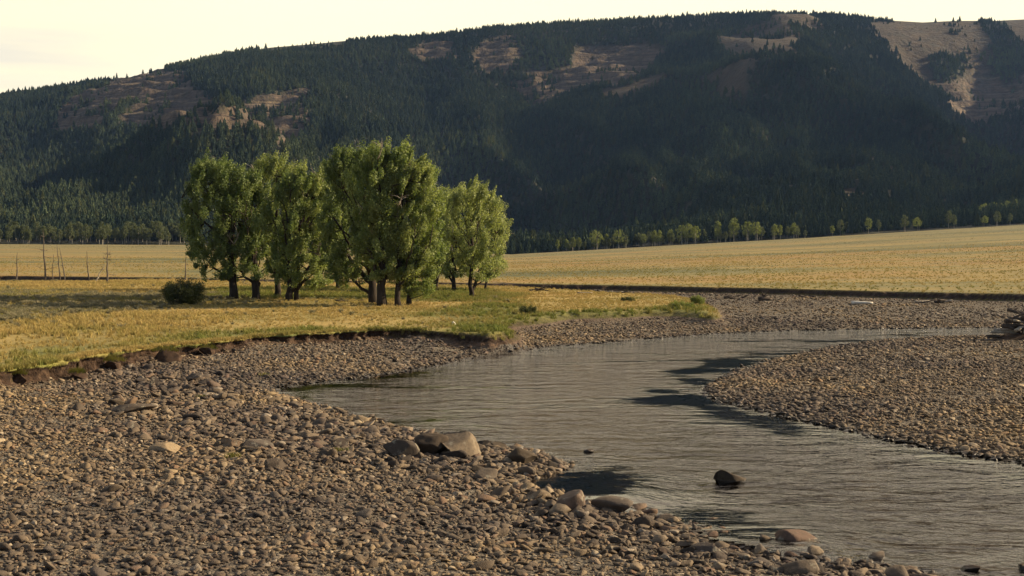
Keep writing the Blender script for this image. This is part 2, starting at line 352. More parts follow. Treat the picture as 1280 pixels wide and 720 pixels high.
# ------------------------------------------------------------------ ground sheets
cols = np.linspace(-0.60, 0.60, 860)
rows = np.concatenate([np.arange(4, 24, 1.0), np.arange(24, 52, .22), np.arange(52, 128, .15), np.arange(128, 140, .28), np.arange(140, 226, .20), np.arange(226, 240, .4), 240 * np.power(900 / 240, np.linspace(0, 1, 110))])
A, D = np.meshgrid(cols, rows); GX = (A * D).ravel(); GY = D.ravel()
GZ, SW, SM, SP, SOIL = ground(GX, GY, True)
nr, nc = D.shape
i0 = (np.arange(nr - 1)[:, None] * nc + np.arange(nc - 1)[None]).ravel()
FQ = np.stack([i0, i0 + 1, i0 + nc + 1, i0 + nc], 1)
push = np.clip((SM + .27) / .37, 0, 1); push = 4 * push * (1 - push) * (1 - sstep(GX, -7, 3))
zn = fbm(GX * 1.6 + GZ * 4.3, GY * 1.6 - GZ * 5.1, 57, 3); zn2 = fbm(GX * 3.1 - GZ * 9., GY * 2.5 + GZ * 8., 58, 3)
GV = np.stack([GX, GY + .30 * push, GZ], 1)     # the cut bank is hollowed under its turf lip
gpx, gpy = topix(GX, GY, GZ)
def blur_mask(polys, X, Y, soft=1.5, seed=1, amp=3., sc=.15):
    r = np.zeros(X.shape)
    for pl in polys:
        r = np.maximum(r, sstep(sdf(pl, X, Y) + amp * fbm(X * sc, Y * sc, seed, 4), -soft, soft))
    return r
def W(pts, z=ZM): return [P(px, py, z) for px, py in pts]
green_polys = [W([(600, 428), (640, 426), (660, 412), (700, 398), (800, 392), (900, 396), (895, 382), (850, 378), (800, 387), (700, 391), (640, 398), (580, 408), (540, 414)]),
               W([(250, 372), (640, 378), (640, 362), (250, 360)]), W([(0, 436), (0, 462), (140, 440), (300, 423), (400, 414), (300, 418), (120, 432)]), W([(500, 398), (640, 396), (640, 380), (560, 382)])]
sage_polys = [W([(-300, 364), (0, 364), (120, 366), (260, 368), (270, 378), (150, 388), (60, 395), (0, 405), (-300, 420)])]
near_mask = (GY < 215)
GREEN = np.zeros(GX.shape); SAGE = np.zeros(GX.shape)
GREEN[near_mask] = blur_mask(green_polys, GX[near_mask], GY[near_mask], 2.5, 61, 4.)
SAGE[near_mask] = blur_mask(sage_polys, GX[near_mask], GY[near_mask], 3, 62, 6.)
fm = SM[FQ].mean(1); fp = SP[FQ].mean(1)
def sub_sheet(name, sel, mat):
    f = FQ[sel]; used, inv = np.unique(f.ravel(), return_inverse=True)
    me = mesh_np(name, GV[used], inv.reshape(-1, 4), mat)
    fattr(me, 'dw', SW[used]); fattr(me, 'soil', SOIL[used]); fattr(me, 'green', GREEN[used]); fattr(me, 'sage', SAGE[used]); fattr(me, 'far', GY[used])
    return tag(obj(name, me), kind='structure')
zone_p = fp > -0.42; zone_m = (fm > -0.22) & ~zone_p; zone_g = ~zone_p & ~zone_m
g_o = sub_sheet('gravel_ground', zone_g, M_GRAVEL); m_o = sub_sheet('meadow_ground', zone_m, M_MEADOW); p_o = sub_sheet('plain_ground', zone_p, M_PLAIN)
# the land beyond the surveyed sheets, out to the horizon
bv = np.array([(-7000, -5000, -4), (7000, -5000, -4), (7000, 8000, -4), (-7000, 8000, -4)], float)
me = mesh_np('ground', bv, np.array([[0, 1, 2, 3]]), M_PLAIN); fattr(me, 'far', np.full(4, 800.)); tag(obj('ground', me), kind='structure')

# the eroded face of the near bank: hollowed earth under a ragged turf lip
ep = [P(px, py, ZM) for px, py in smooth_poly([(-420, 560), (-200, 492), (0, 463), (62, 452), (130, 441), (200, 434), (300, 423), (400, 415), (475, 411), (530, 413)], 3, False)]
ep = np.array(ep); sl = np.concatenate([[0], np.cumsum(np.linalg.norm(np.diff(ep, axis=0), axis=1))]); us = np.arange(0, sl[-1], .09)
ex_, ey_ = np.interp(us, sl, ep[:, 0]), np.interp(us, sl, ep[:, 1]); tx_, ty_ = np.gradient(ex_), np.gradient(ey_); tn = np.hypot(tx_, ty_); nx_, ny_ = -ty_ / tn, tx_ / tn   # inward
off = np.zeros_like(us)
for _ in range(8): off -= .7 * ground(ex_ + nx_ * off, ey_ + ny_ * off, True)[2]
off = np.convolve(np.pad(off, 3, 'edge'), np.ones(7) / 7, 'valid'); NV = 18; rowsV = []; soilV = []
LIP = []; fade = sstep(us, 0, 1) * (1 - sstep(us, us[-1] - 6, us[-1]))
for j in range(NV):
    v = j / (NV - 3); vv = min(v, 1.0)
    bx_, by_ = ex_ + nx_ * off, ey_ + ny_ * off
    zlo = ground(bx_ - nx_ * .55, by_ - ny_ * .55) - .12; zhi = ground(bx_ + nx_ * .30, by_ + ny_ * .30) + .02
    prof = np.interp(vv, [0, .2, .45, .75, .9, 1], [.62, .40, .22, .20, .34, .36]) + (.22 + .55 * fbm(us * .45, us * 0, 136, 3) + .4 * fbm(us * 1.7, us * 0, 137, 2)).clip(-.12, .8) * np.interp(vv, [0, 1], [.55, 1])
    lipo = prof; crumble = .17 * fbm(us * 1.1, us * 0 + vv * 1.6, 131, 4) + .12 * fbm(us * 3.6, us * 0 + vv * 4., 132, 3)
    if v <= 1: o_ = prof + crumble * (1.15 if vv < .9 else .55); z_ = zlo + (zhi - zlo) * vv + .05 * fbm(us * 4, us * 0 + vv * 6, 133, 2)
    elif j == NV - 2: o_ = .12 + crumble * .5; z_ = zhi + .01
    else: o_ = -.06 + 0 * us; z_ = zhi - .07
    o_ = o_ * fade + (1 - fade) * -.2
    rowsV.append(np.stack([bx_ - nx_ * o_, by_ - ny_ * o_, z_], 1)); soilV.append(np.full(len(us), 1. if v < .93 else 0.) * np.where(v > .8, (fbm(us * 1.5, us * 0, 134, 3) > -.1), 1))
BV = np.concatenate(rowsV); nu = len(us); b0 = (np.arange(NV - 1)[:, None] * nu + np.arange(nu - 1)[None]).ravel()
me = mesh_np('cut_bank', BV, np.stack([b0, b0 + 1, b0 + nu + 1, b0 + nu], 1), M_MEADOW)
fattr(me, 'soil', np.concatenate(soilV)); fattr(me, 'green', np.tile(np.clip(.75 + .9 * fbm(us * .4, us * 0, 135, 3), 0, 1), NV)); fattr(me, 'sage', np.zeros(len(BV))); tag(obj('cut_bank', me), kind='structure')

# water
wr = np.concatenate([np.arange(14, 48, .25), np.arange(48, 110, .5)]); wc = np.linspace(-.6, .62, 300)
A2, D2 = np.meshgrid(wc, wr); WX, WY = (A2 * D2).ravel(), D2.ravel()
wsd = sdf(W_POLY, WX, WY)
n2r, n2c = D2.shape; j0 = (np.arange(n2r - 1)[:, None] * n2c + np.arange(n2c - 1)[None]).ravel(); WF = np.stack([j0, j0 + 1, j0 + n2c + 1, j0 + n2c], 1)
keep = (wsd[WF].max(1) > -1.2); WF = WF[keep]; used, inv = np.unique(WF.ravel(), return_inverse=True)
pool1 = POOL1; pool2 = W([(720, 650), (770, 624), (900, 622), (1050, 634), (1140, 668), (1110, 720), (900, 730), (780, 700)], 0)
WZ = np.zeros_like(WX); SLOPE = np.zeros_like(WX)
for pl_, yf_ in ((pool1, P(720, 576)[1]), (pool2, P(900, 631)[1])): WZ = np.maximum(WZ, sstep(sdf(pl_, WX, WY), 0., 2.2) * np.clip((yf_ - WY) * .042, 0, .30)); SLOPE = np.maximum(SLOPE, sstep(sdf(pl_, WX, WY) + 1.5 * fbm(WX * .9, WY * 1.1, 72, 4), .9, 2.9) * sstep(yf_ - WY, .1, .5))  # added tilt: near side raised so the pools mirror the dark mountain
me = mesh_np('water', np.stack([WX, WY, WZ], 1)[used], inv.reshape(-1, 4), M_WATER)
calm_polys = [W([(800, 468), (850, 458), (930, 448), (1010, 442), (960, 456), (905, 470), (880, 484), (840, 480)], 0),
              W([(770, 482), (880, 488), (930, 505), (1050, 531), (1180, 560), (1300, 580), (1300, 612), (1190, 590), (1060, 566), (930, 538), (830, 514)], 0),
              W([(640, 612), (665, 596), (700, 586), (760, 584), (800, 592), (790, 606), (730, 628), (700, 628)], 0),
              W([(780, 640), (880, 640), (1000, 652), (1060, 672), (980, 690), (880, 672)], 0),
              W([(320, 486), (400, 478), (520, 462), (500, 470), (420, 486), (380, 500)], 0)]
calm = blur_mask(calm_polys, WX[used], WY[used], 2.4, 71, 3.4, .4)
calm = np.maximum(calm, sstep(wsd[used], .8, -.2) * .55)
low_ = (WY[used] < 41) & (WX[used] < 12.5)
calm = np.where(low_, SLOPE[used] * .80, calm)
fattr(me, 'calm', calm); tag(obj('water', me), kind='structure')

# ------------------------------------------------------------------ mountain
cr_px = np.array([(-900, 200), (-500, 165), (-200, 140), (0, 122), (60, 114), (110, 106), (160, 97), (200, 88), (240, 79), (300, 67), (340, 61), (400, 56), (440, 52), (500, 49), (540, 46), (620, 36), (700, 31), (760, 28),
                  (860, 23), (940, 19), (1040, 20), (1100, 27), (1150, 30), (1190, 28), (1240, 28), (1280, 26), (1500, 22), (2000, 60), (2600, 120)], float)
CD = 2300.0
ca = (cr_px[:, 0] - 640) / FPX; cz = CAMZ + (HOR - cr_px[:, 1]) / FPX * CD
ys = np.concatenate([np.arange(770, 2420, 6.0), np.arange(2420, 3400, 40)]); xs = np.arange(-1900, 2000, 7.0)
def mountain(X, Y):
    a = X / Y
    zf = np.interp(a, fa, fz); zc = np.interp(a, ca, cz)
    px = a * FPX + 640
    foot = FOOT + 20 * fbm(X * .004, Y * 0, 81, 3)
    # the face is set back in the bowls and stands forward on the left buttress
    rec = 420 * np.exp(-((px - 720) / 150) ** 2) + 380 * np.exp(-((px - 1215) / 95) ** 2) + 90 * np.exp(-((px - 480) / 90) ** 2) + 120 * np.exp(-((px - 30) / 90) ** 2)
    rec = rec + 110 * fbm(X * .0042, Y * .0012, 82, 4) + 40 * np.abs(fbm(X * .012, Y * .003, 83, 3))
    s = np.clip((Y - foot) / (CD - foot), 0, 1)
    back = rec * np.sin(np.pi * np.clip(s, 0, 1)) ** 1.2
    se = np.clip((Y - back - foot) / (CD - foot), 0, 1)
    prof = 0.55 * se + 0.45 * se ** 1.9
    prof = np.where(se > 0, prof, 0)
    # steep upper cliffs on the left buttress
    k = np.exp(-((px - 230) / 190) ** 4)
    prof = prof + k * 0.10 * sstep(se, .50, .72) * (1 - sstep(se, .80, 1.0)) * 1.0
    # reach the crest exactly at CD
    end = sstep(s, .80, 1.0)
    zw = zf + (zc - zf) * (prof * (1 - end) + (1 - (1 - s) * 1.05) * end)
    # the central forested spur
    t = np.clip((Y - 815) / (2120 - 815), 0, 1)
    xc = (20 + (300 - 20) * 0 + t * 430 + (1 - t) * 175) * 1.0
    crest = 6 + 398 * (0.95 * t - 0.20 * t * (1 - t)) 
    crest = np.where(Y > 2120, 385 - (Y - 2120) * .3, crest)
    dx = X - xc
    wl = 300 + 160 * (1 - t)
    fall = np.where(dx < 0, np.abs(dx) ** 1.15 * .115, np.abs(dx) ** 1.2 * .15)
    zs = crest - fall + 14 * fbm(X * .006, Y * .003, 84, 4) * 1.0
    kk = 30.0
    z = np.maximum(zw, zs) + kk * np.exp(-np.abs(zw - zs) / kk) * .35 * sstep(s, .05, .35)
    rx_ = X * .86 + Y * .30; ry_ = Y * .86 - X * .30
    z = z + (1 - sstep(s, .82, .99)) * sstep(s, 0.04, .3) * (1 - .8 * k * sstep(s, .4, .6)) * (1 - .7 * sstep(s, .5, .72)) * (62 * fbm(X * .0042, Y * .0016, 88, 3) + 46 * (.45 - np.abs(fbm(rx_ * .0075, ry_ * .0016, 89, 2)) * 1.6) + 20 * fbm(X * .008, Y * .004, 85, 4) - 44 * np.abs(fbm(X * .013, Y * .0035, 86, 3)))
    z = np.minimum(z, CAMZ + (zc - CAMZ) / CD * Y * 1.0 + 0)        # nothing rises over the skyline
    z = np.where(Y > CD, zc - (Y - CD) * .25 + 6 * fbm(X * .01, Y * .01, 87, 3) - 3, z)
    z = np.where(Y < foot, zf - (foot - Y) * .35 - .5, z)
    return z
XX, YY = np.meshgrid(xs, ys); MX, MY = XX.ravel(), YY.ravel(); MZ = mountain(MX, MY)
# strata terraces on the cliffs
bare_px = [  # (polygon in the photograph's frame, is it cliff)
    ([(70, 158), (85, 140), (110, 118), (150, 100), (200, 90), (215, 92), (232, 96), (262, 128), (275, 138), (300, 130), (340, 118), (388, 114), (386, 145), (365, 172), (345, 168), (355, 158), (335, 152), (300, 150), (260, 152), (210, 152), (150, 150), (175, 130), (160, 118), (130, 140), (110, 155)], 1),
    ([(520, 66), (530, 58), (560, 58), (575, 66), (560, 72), (540, 72)], 1),
    ([(596, 70), (612, 56), (640, 54), (652, 74), (640, 84), (612, 84)], 1),
    ([(640, 100), (690, 92), (720, 68), (760, 66), (800, 56), (826, 62), (815, 74), (770, 98), (730, 105), (700, 118), (672, 130), (655, 124), (648, 112)], 1),
    ([(905, 58), (940, 40), (975, 30), (990, 42), (988, 62), (945, 70), (925, 74)], 0), ([(968, 22), (1010, 20), (1025, 36), (1000, 30)], 0),
    ([(885, 106), (915, 86), (940, 84), (930, 96), (935, 108), (905, 112)], 0), ([(755, 118), (790, 105), (830, 95), (780, 116)], 0),
    ([(1092, 30), (1150, 27), (1200, 26), (1225, 34), (1232, 70), (1222, 110), (1238, 140), (1222, 150), (1195, 130), (1215, 90), (1190, 60), (1165, 62), (1158, 92), (1170, 112), (1140, 90), (1118, 62)], 0),
    ([(1180, 112), (1235, 92), (1260, 110), (1290, 90), (1290, 120), (1250, 140), (1212, 150)], 1),
    ([(1262, 24), (1330, 20), (1330, 60), (1285, 60)], 0), ([(1040, 246), (1062, 244), (1072, 249), (1046, 251)], 0)]
mpx, mpy = topix(MX, MY, MZ)
wob = 14 * fbm(MX * .012, MZ * .03, 91, 5); wob2 = 9 * fbm(MX * .012 + 40, MZ * .03, 92, 4)
BARE = np.zeros(MX.shape); CLIFF = np.zeros(MX.shape)
for pl, c in bare_px:
    s_ = sdf(pl, mpx + wob, mpy + wob2); b_ = sstep(s_, -8.5, -3.)
    BARE = np.maximum(BARE, b_); 
    if c: CLIFF = np.maximum(CLIFF, b_)
BARE *= (MY < CD + 30); CLIFF *= (MY < CD + 30)
st = 16.0; fr_ = (MZ / st + .3 * fbm(MX * .01, MY * .01, 93, 2)); tz = (np.floor(fr_) + sstep(fr_ - np.floor(fr_), .55, .95)) * st
MZ2 = MZ + CLIFF * (tz - fr_ * st) * .9 + CLIFF * 5 * fbm(MX * .05, MY * .05, 94, 3)
n3r, n3c = XX.shape; k0 = (np.arange(n3r - 1)[:, None] * n3c + np.arange(n3c - 1)[None]).ravel()
me = mesh_np('mountain', np.stack([MX, MY, MZ2], 1), np.stack([k0, k0 + 1, k0 + n3c + 1, k0 + n3c], 1), M_MTN)
fattr(me, 'bare', BARE); fattr(me, 'cliff', CLIFF); tag(obj('mountain', me), kind='structure')
GRID_MZ = MZ2.reshape(XX.shape); GRID_BARE = BARE.reshape(XX.shape)
yr_n = int(np.sum(ys < 2420))
def msample(grid, x, y):
    fx = (x - xs[0]) / 7.0; fy = np.where(y < 2414, (y - 770) / 6.0, (yr_n - 1))
    ix = np.clip(fx.astype(int), 0, n3c - 2); iy = np.clip(fy.astype(int), 0, yr_n - 2); tx = np.clip(fx - ix, 0, 1); ty = np.clip(fy - iy, 0, 1)
    return (grid[iy, ix] * (1 - tx) + grid[iy, ix + 1] * tx) * (1 - ty) + (grid[iy + 1, ix] * (1 - tx) + grid[iy + 1, ix + 1] * tx) * ty

# ------------------------------------------------------------------ instancing of uncountable stuff
def scatter(name, pts, scl, rot, protos, tint=None, seed=0):
    n = len(pts); me = bpy.data.meshes.new(name); me.vertices.add(n)
    me.vertices.foreach_set('co', np.ascontiguousarray(pts, dtype=np.float32).ravel())
    for nm, arr in (('scl', scl), ('rot', rot)):
        a = me.attributes.new(nm, 'FLOAT_VECTOR', 'POINT'); a.data.foreach_set('vector', np.ascontiguousarray(arr, dtype=np.float32).ravel())
    rng = np.random.default_rng(seed); a = me.attributes.new('pick', 'INT', 'POINT'); a.data.foreach_set('value', rng.integers(0, len(protos), n).astype(np.int32))
    fattr(me, 'tint', tint if tint is not None else np.zeros(n))
    o = obj(name, me); ng = bpy.data.node_groups.new(name, 'GeometryNodeTree')
    ng.interface.new_socket('Geometry', in_out='INPUT', socket_type='NodeSocketGeometry'); ng.interface.new_socket('Geometry', in_out='OUTPUT', socket_type='NodeSocketGeometry')
    N = ng.nodes.new; gi, go = N('NodeGroupInput'), N('NodeGroupOutput')
    mtp = N('GeometryNodeMeshToPoints'); iop = N('GeometryNodeInstanceOnPoints'); j = N('GeometryNodeJoinGeometry'); lk = ng.links.new
    for pr in protos:
        oi = N('GeometryNodeObjectInfo'); oi.inputs['Object'].default_value = pr; oi.inputs['As Instance'].default_value = True; lk(oi.outputs['Geometry'], j.inputs[0])
    def at(nm, ty):
        x = N('GeometryNodeInputNamedAttribute'); x.data_type = ty; x.inputs['Name'].default_value = nm; return x.outputs['Attribute']
    lk(gi.outputs[0], mtp.inputs['Mesh']); lk(mtp.outputs[0], iop.inputs['Points']); lk(j.outputs[0], iop.inputs['Instance'])
    iop.inputs['Pick Instance'].default_value = True
    lk(at('pick', 'INT'), iop.inputs['Instance Index']); lk(at('rot', 'FLOAT_VECTOR'), iop.inputs['Rotation']); lk(at('scl', 'FLOAT_VECTOR'), iop.inputs['Scale'])
    lk(iop.outputs[0], go.inputs[0])
    md = o.modifiers.new('scatter', 'NODES'); md.node_group = ng
    return o
def proto(name, me): return bpy.data.objects.new(name, me)     # only lives inside the scatter

# rocks
import bmesh
def ico(sub):
    bm = bmesh.new(); bmesh.ops.create_icosphere(bm, subdivisions=sub, radius=1)
    V = np.array([v.co[:] for v in bm.verts]); F = np.array([[v.index for v in f.verts] for f in bm.faces]); bm.free(); return V, F
ICO = {k: ico(k) for k in (2, 3, 4, 5)}
def n3(V, sc, s, o=3): return (fbm(V[:, 0] * sc + s, V[:, 1] * sc + V[:, 2] * .7 * sc, s, o) + fbm(V[:, 1] * sc - s, V[:, 2] * sc + V[:, 0] * .6 * sc, s + 5, o)) * .5
def rock_mesh(name, sub, seed, size, mat, cuts=6, rough=.25, smooth=True, wedge=False):
    rng = np.random.default_rng(seed); V, F = ICO[sub]; V = V.copy()
    V *= (1 + rough * n3(V, 1.3, seed % 97, 3))[:, None]
    for _ in range(cuts + 3):
        nrm = rng.normal(size=3); nrm /= np.linalg.norm(nrm); d = rng.uniform(.34, .74)
        k = V @ nrm - d; V -= np.maximum(k, 0)[:, None] * nrm * .97
    V *= (1 + .05 * n3(V, 5, seed % 89 + 3, 4))[:, None]
    if wedge:
        t_ = V[:, 0] / np.abs(V[:, 0]).max(); V[:, 2] *= np.interp(t_, [-1, -.45, 0, 1], [.55, 1.0, .72, .12])
    V = V / np.abs(V).max(0) * (np.array(size) / 2)
    return mesh_np(name, V, F, mat, smooth)
stone_protos = [proto('stone', rock_mesh('stone', 2, 100 + i, (1.0, .62 + .25 * (i % 3) / 2, .34 + .2 * ((i * 7) % 5) / 4), M_STONE, 5 + i % 5, .35)) for i in range(14)]

rng = np.random.default_rng(7)
def ray_area(px0, px1, py0, py1, n, power=1.0):
    pass
def world_points(x0, x1, y0, y1, dens):
    n = int((x1 - x0) * (y1 - y0) * dens); return rng.uniform(x0, x1, n), rng.uniform(y0, y1, n)
def in_view(X, Y, Z, m=60):
    px, py = topix(X, Y, Z); return (px > -m) & (px < 1280 + m) & (py < 720 + m * .7)
def gravel_layer(y0, y1, dens, smin, smax, mul=1.0):
    X, Y = world_points(-.46 * y1, .46 * y1, y0, y1, dens)
    k = np.abs(X / Y) < .45; X, Y = X[k], Y[k]
    z, sw, sm, sp, _ = ground(X, Y, True)
    k = (sw > -1.4) & (sm < -.5) & (sp < -.6) & in_view(X, Y, z); k &= rng.random(len(X)) < np.where(sw > 0, 1, .42 * np.exp(sw / .6))
    X, Y, z, sw = X[k], Y[k], z[k], sw[k]
    patch = fbm(X * .25, Y * .25, 51, 3); fine = np.exp(patch * .35)
    s = np.exp(rng.normal(0, .55, len(X))) * (smin + smax) / 2 * fine * (.82 + .55 * np.exp(-np.maximum(sw, 0) / 5)); s = np.clip(s, smin * .6, smax * 2.2)
    return X, Y, z, sw, s
parts = [gravel_layer(22, 46, 75, .07, .17), gravel_layer(46, 72, 52, .075, .17), gravel_layer(72, 112, 26, .08, .19), gravel_layer(112, 178, 8.5, .10, .24)]
X = np.concatenate([p[0] for p in parts]); Y = np.concatenate([p[1] for p in parts]); Z = np.concatenate([p[2] for p in parts]); S = np.concatenate([p[4] for p in parts])
n = len(X); rot = np.stack([rng.normal(0, .22, n), rng.normal(0, .22, n), rng.uniform(0, 6.28, n)], 1)
asp = rng.uniform(.75, 1.3, (n, 3)); print('stones', n)
o = scatter('gravel_stones', np.stack([X, Y, Z + S * .09], 1), S[:, None] * asp, rot, stone_protos); tag(o, 'mixed grey and tan river cobbles covering the banks and the bar', 'gravel', kind='stuff')

rough_band = smooth_poly([P(*q, .3) for q in [(110, 462), (230, 452), (330, 478), (420, 512), (520, 540), (700, 572), (705, 600), (640, 640), (560, 600), (400, 580), (230, 565), (110, 530)]], 2)
X, Y = world_points(-30, 16, 24, 75, 5.5); s_in = sdf(rough_band, X, Y); z, sw, sm, sp, _ = ground(X, Y, True)
shore_b = (np.abs(sw - .9) < 1.7) & (sdf(smooth_poly([P(*q) for q in bar_back + bar_front], 1), X, Y) < -1) & (Y < 60)
k = (rng.random(len(X)) < np.clip(.05 + sstep(s_in, -2, 3) + .75 * shore_b, 0, 1)) & (sw > -.5) & (sm < -.8) & (np.abs(X / Y) < .45); X, Y, z, s_in = X[k], Y[k], z[k], s_in[k]; n = len(X)
S = np.clip(np.exp(rng.normal(-1.12, .40, n)), .18, .75); print('coarse', n)
o = scatter('coarse_cobbles', np.stack([X, Y, z + S * .08], 1), S[:, None] * rng.uniform(.75, 1.25, (n, 3)), np.stack([rng.normal(0, .3, n), rng.normal(0, .3, n), rng.uniform(0, 6.28, n)], 1), stone_protos, seed=3); tag(o, 'coarser angular cobbles jumbled over the upper shore and the spit', 'gravel', kind='stuff')

# conifer forest on the mountain
def conifer_mesh(name, seed, mat):
    rg = np.random.default_rng(seed); V = []; F = []
    # unit height 1, radius ~.2
    tiers = 9; 
    for i in range(tiers):
        z0 = .10 + .86 * i / tiers; r = (.215 * (1 - i / tiers) ** .8 + .012) * rg.uniform(.85, 1.15); zt = z0 + .9 / tiers * 2.0; seg = 9; b = len(V)
        V.append((0, 0, min(zt, 1.0))); ph = rg.uniform(0, 6)
        for k in range(seg * 2):
            a = ph + math.pi * k / seg; rr = r * (rg.uniform(.85, 1.25) if k % 2 == 0 else rg.uniform(.35, .6)); V.append((rr * math.cos(a), rr * math.sin(a), z0 - (.035 if k % 2 == 0 else -.01) + rg.uniform(-.012, .012)))
        for k in range(seg * 2): F.append((b, b + 1 + k, b + 1 + (k + 1) % (seg * 2)))
    b = len(V)
    for k in range(4): a = k * math.pi / 2; V.append((.014 * math.cos(a), .014 * math.sin(a), -.03)); V.append((.012 * math.cos(a), .012 * math.sin(a), .3))
    for k in range(4): q = (k + 1) % 4; F += [(b + 2 * k, b + 2 * q, b + 2 * q + 1), (b + 2 * k, b + 2 * q + 1, b + 2 * k + 1)]
    return mesh_np(name, np.array(V), np.array(F), mat, False)
con_protos = [proto('conifer', conifer_mesh('conifer', 300 + i, M_NEEDLE)) for i in range(6)]
TX, TY = world_points(-1250, 1250, 800, 2400, 1 / 15.5)
k = np.abs(TX / TY) < .47; TX, TY = TX[k], TY[k]
tz_ = msample(GRID_MZ, TX, TY); tb = msample(GRID_BARE, TX, TY); px_, py_ = topix(TX, TY, tz_)
dens = (1 - tb * .985) * (0.85 + .5 * fbm(TX * .012, TY * .012, 95, 3))
clump = fbm(TX * .02, TY * .02, 96, 3); dens *= np.where(tb > .5, (clump > .30) * 20. + .6, 1)
# bald stretches of the skyline meadow
bald = ((px_ > 325) & (px_ < 432) & (TY > 2230)) | ((px_ > 1125) & (px_ < 1185) & (TY > 2150)) | ((px_ > 1240) & (TY > 2250)) 
dens *= np.where(bald, .04, 1)
k = (rng.random(len(TX)) < dens) & (TY > FOOT + 14 + 14 * fbm(TX * .01, TX * 0, 97, 3)); TX, TY, tz_ = TX[k], TY[k], tz_[k]
h = np.clip(rng.normal(8.2, 2.6, len(TX)), 3.2, 17) * (1 - .3 * sstep(tz_, 250, 400)) * np.where(TY < 900, .95, 1.0)
n = len(TX); print('conifers', n); w = h * rng.uniform(.95, 1.5, n)
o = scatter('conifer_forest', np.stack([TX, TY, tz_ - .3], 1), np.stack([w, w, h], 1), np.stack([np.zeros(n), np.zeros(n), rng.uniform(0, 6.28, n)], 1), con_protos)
tag(o, 'dark conifer forest covering the mountainside', 'forest', kind='stuff')

LX = np.concatenate([ex_ + nx_ * (off - q) + rng.normal(0, .05, len(us)) for q in (.55, .42, .3, .18, .05, -.1, -.25)]); LY = np.concatenate([ey_ + ny_ * (off - q) + rng.normal(0, .05, len(us)) for q in (.55, .42, .3, .18, .05, -.1, -.25)])
LQ = np.repeat([.55, .42, .3, .18, .05, -.1, -.25], len(us)); LE = np.tile(lipo * fade, 7); LZ = np.tile(zhi, 7)
k = (LQ < LE + .03) & (rng.random(len(LX)) < .85); LX, LY, LZ = LX[k], LY[k], LZ[k]
# grass tufts
def tuft_mesh(name, seed, mat, nb=16, hh=1., spread=.35, wd=.035):
    rg = np.random.default_rng(seed); V = []; F = []
    for _ in range(nb):
        a = rg.uniform(0, 6.28); r = rg.uniform(0, .28); x, y = r * math.cos(a), r * math.sin(a); h_ = hh * rg.uniform(.5, 1); dx, dy = rg.normal(0, spread, 2) * h_; b = len(V); c = rg.uniform(0, 3.14); ux, uy = wd * math.cos(c), wd * math.sin(c)
        V += [(x - ux, y - uy, -.05), (x + ux, y + uy, -.05), (x + dx * .35 + ux * .8, y + dy * .35 + uy * .8, h_ * .6), (x + dx * .35 - ux * .8, y + dy * .35 - uy * .8, h_ * .6), (x + dx, y + dy, h_)]
        F += [(b, b + 1, b + 2), (b, b + 2, b + 3), (b + 3, b + 2, b + 4)]
    return mesh_np(name, np.array(V), np.array(F), mat, False)
tufts = [proto('tuft', tuft_mesh('tuft', 400 + i, M_TUFT, 18)) for i in range(5)]
X, Y = world_points(-100, 55, 52, 215, 5.0); k = np.abs(X / Y) < .46; X, Y = X[k], Y[k]
z, sw, sm, sp, _ = ground(X, Y, True)
gm = blur_mask(green_polys, X, Y, 2.5, 61, 4.); sg = blur_mask(sage_polys, X, Y, 3, 62, 6.)
thin = sstep(fbm(X * .3, Y * .3, 101, 3), -.5, .3)
k = (sm > -.02) & (sp < 0) & (rng.random(len(X)) < .25 + .75 * thin); X, Y, z, gm, sg, sm = X[k], Y[k], z[k], gm[k], sg[k], sm[k]
lush = sstep(fbm(X * .07, Y * .07, 102, 3), .0, .5)
nl_ = len(LX); X = np.concatenate([X, LX]); Y = np.concatenate([Y, LY]); z = np.concatenate([z, LZ - .02]); gm = np.concatenate([gm, np.clip(.4 + .8 * fbm(LX * .4, LY * .4, 138, 3), 0, 1) * .6]); sg = np.concatenate([sg, np.zeros(nl_)]); lush = np.concatenate([lush, np.zeros(nl_)])
hh = rng.uniform(.10, .26, len(X)) * (1 + .9 * gm + .9 * lush); ww = hh * rng.uniform(.9, 1.6, len(X)) + .08
n = len(X); tint = np.clip(.15 + .75 * gm + .35 * sg + rng.normal(0, .15, n) + .45 * fbm(X * .12, Y * .12, 103, 3), 0, 1); print('tufts', n)
o = scatter('meadow_grass', np.stack([X, Y, z], 1), np.stack([ww, ww, hh], 1), np.stack([rng.normal(0, .15, n), rng.normal(0, .15, n), rng.uniform(0, 6.28, n)], 1), tufts, tint)
tag(o, 'straw yellow and green grass tufts over the meadow', 'grass', kind='stuff')
X, Y = world_points(-180, 180, 140, 400, 1.1); k = (np.abs(X / Y) < .45) & (rng.random(len(X)) < 170 / Y); X, Y = X[k], Y[k]; z, _, _, sp, _ = ground(X, Y, True)
k = (sp > .3) & (rng.random(len(X)) < .3 + .7 * sstep(fbm(X * .06, Y * .1, 104, 3), -.4, .3)); X, Y, z = X[k], Y[k], z[k]; n = len(X); hh = rng.uniform(.10, .26, n); print('plain tufts', n)
o = scatter('plain_grass', np.stack([X, Y, z], 1), np.stack([hh * 2.2, hh * 2.2, hh], 1), np.stack([rng.normal(0, .15, n), rng.normal(0, .15, n), rng.uniform(0, 6.28, n)], 1), tufts, np.clip(.2 + rng.normal(0, .15, n) + .8 * fbm(X * .03, Y * .06, 105, 3), 0, 1))
tag(o, 'dry golden bunch grass over the far plain', 'grass', kind='stuff')
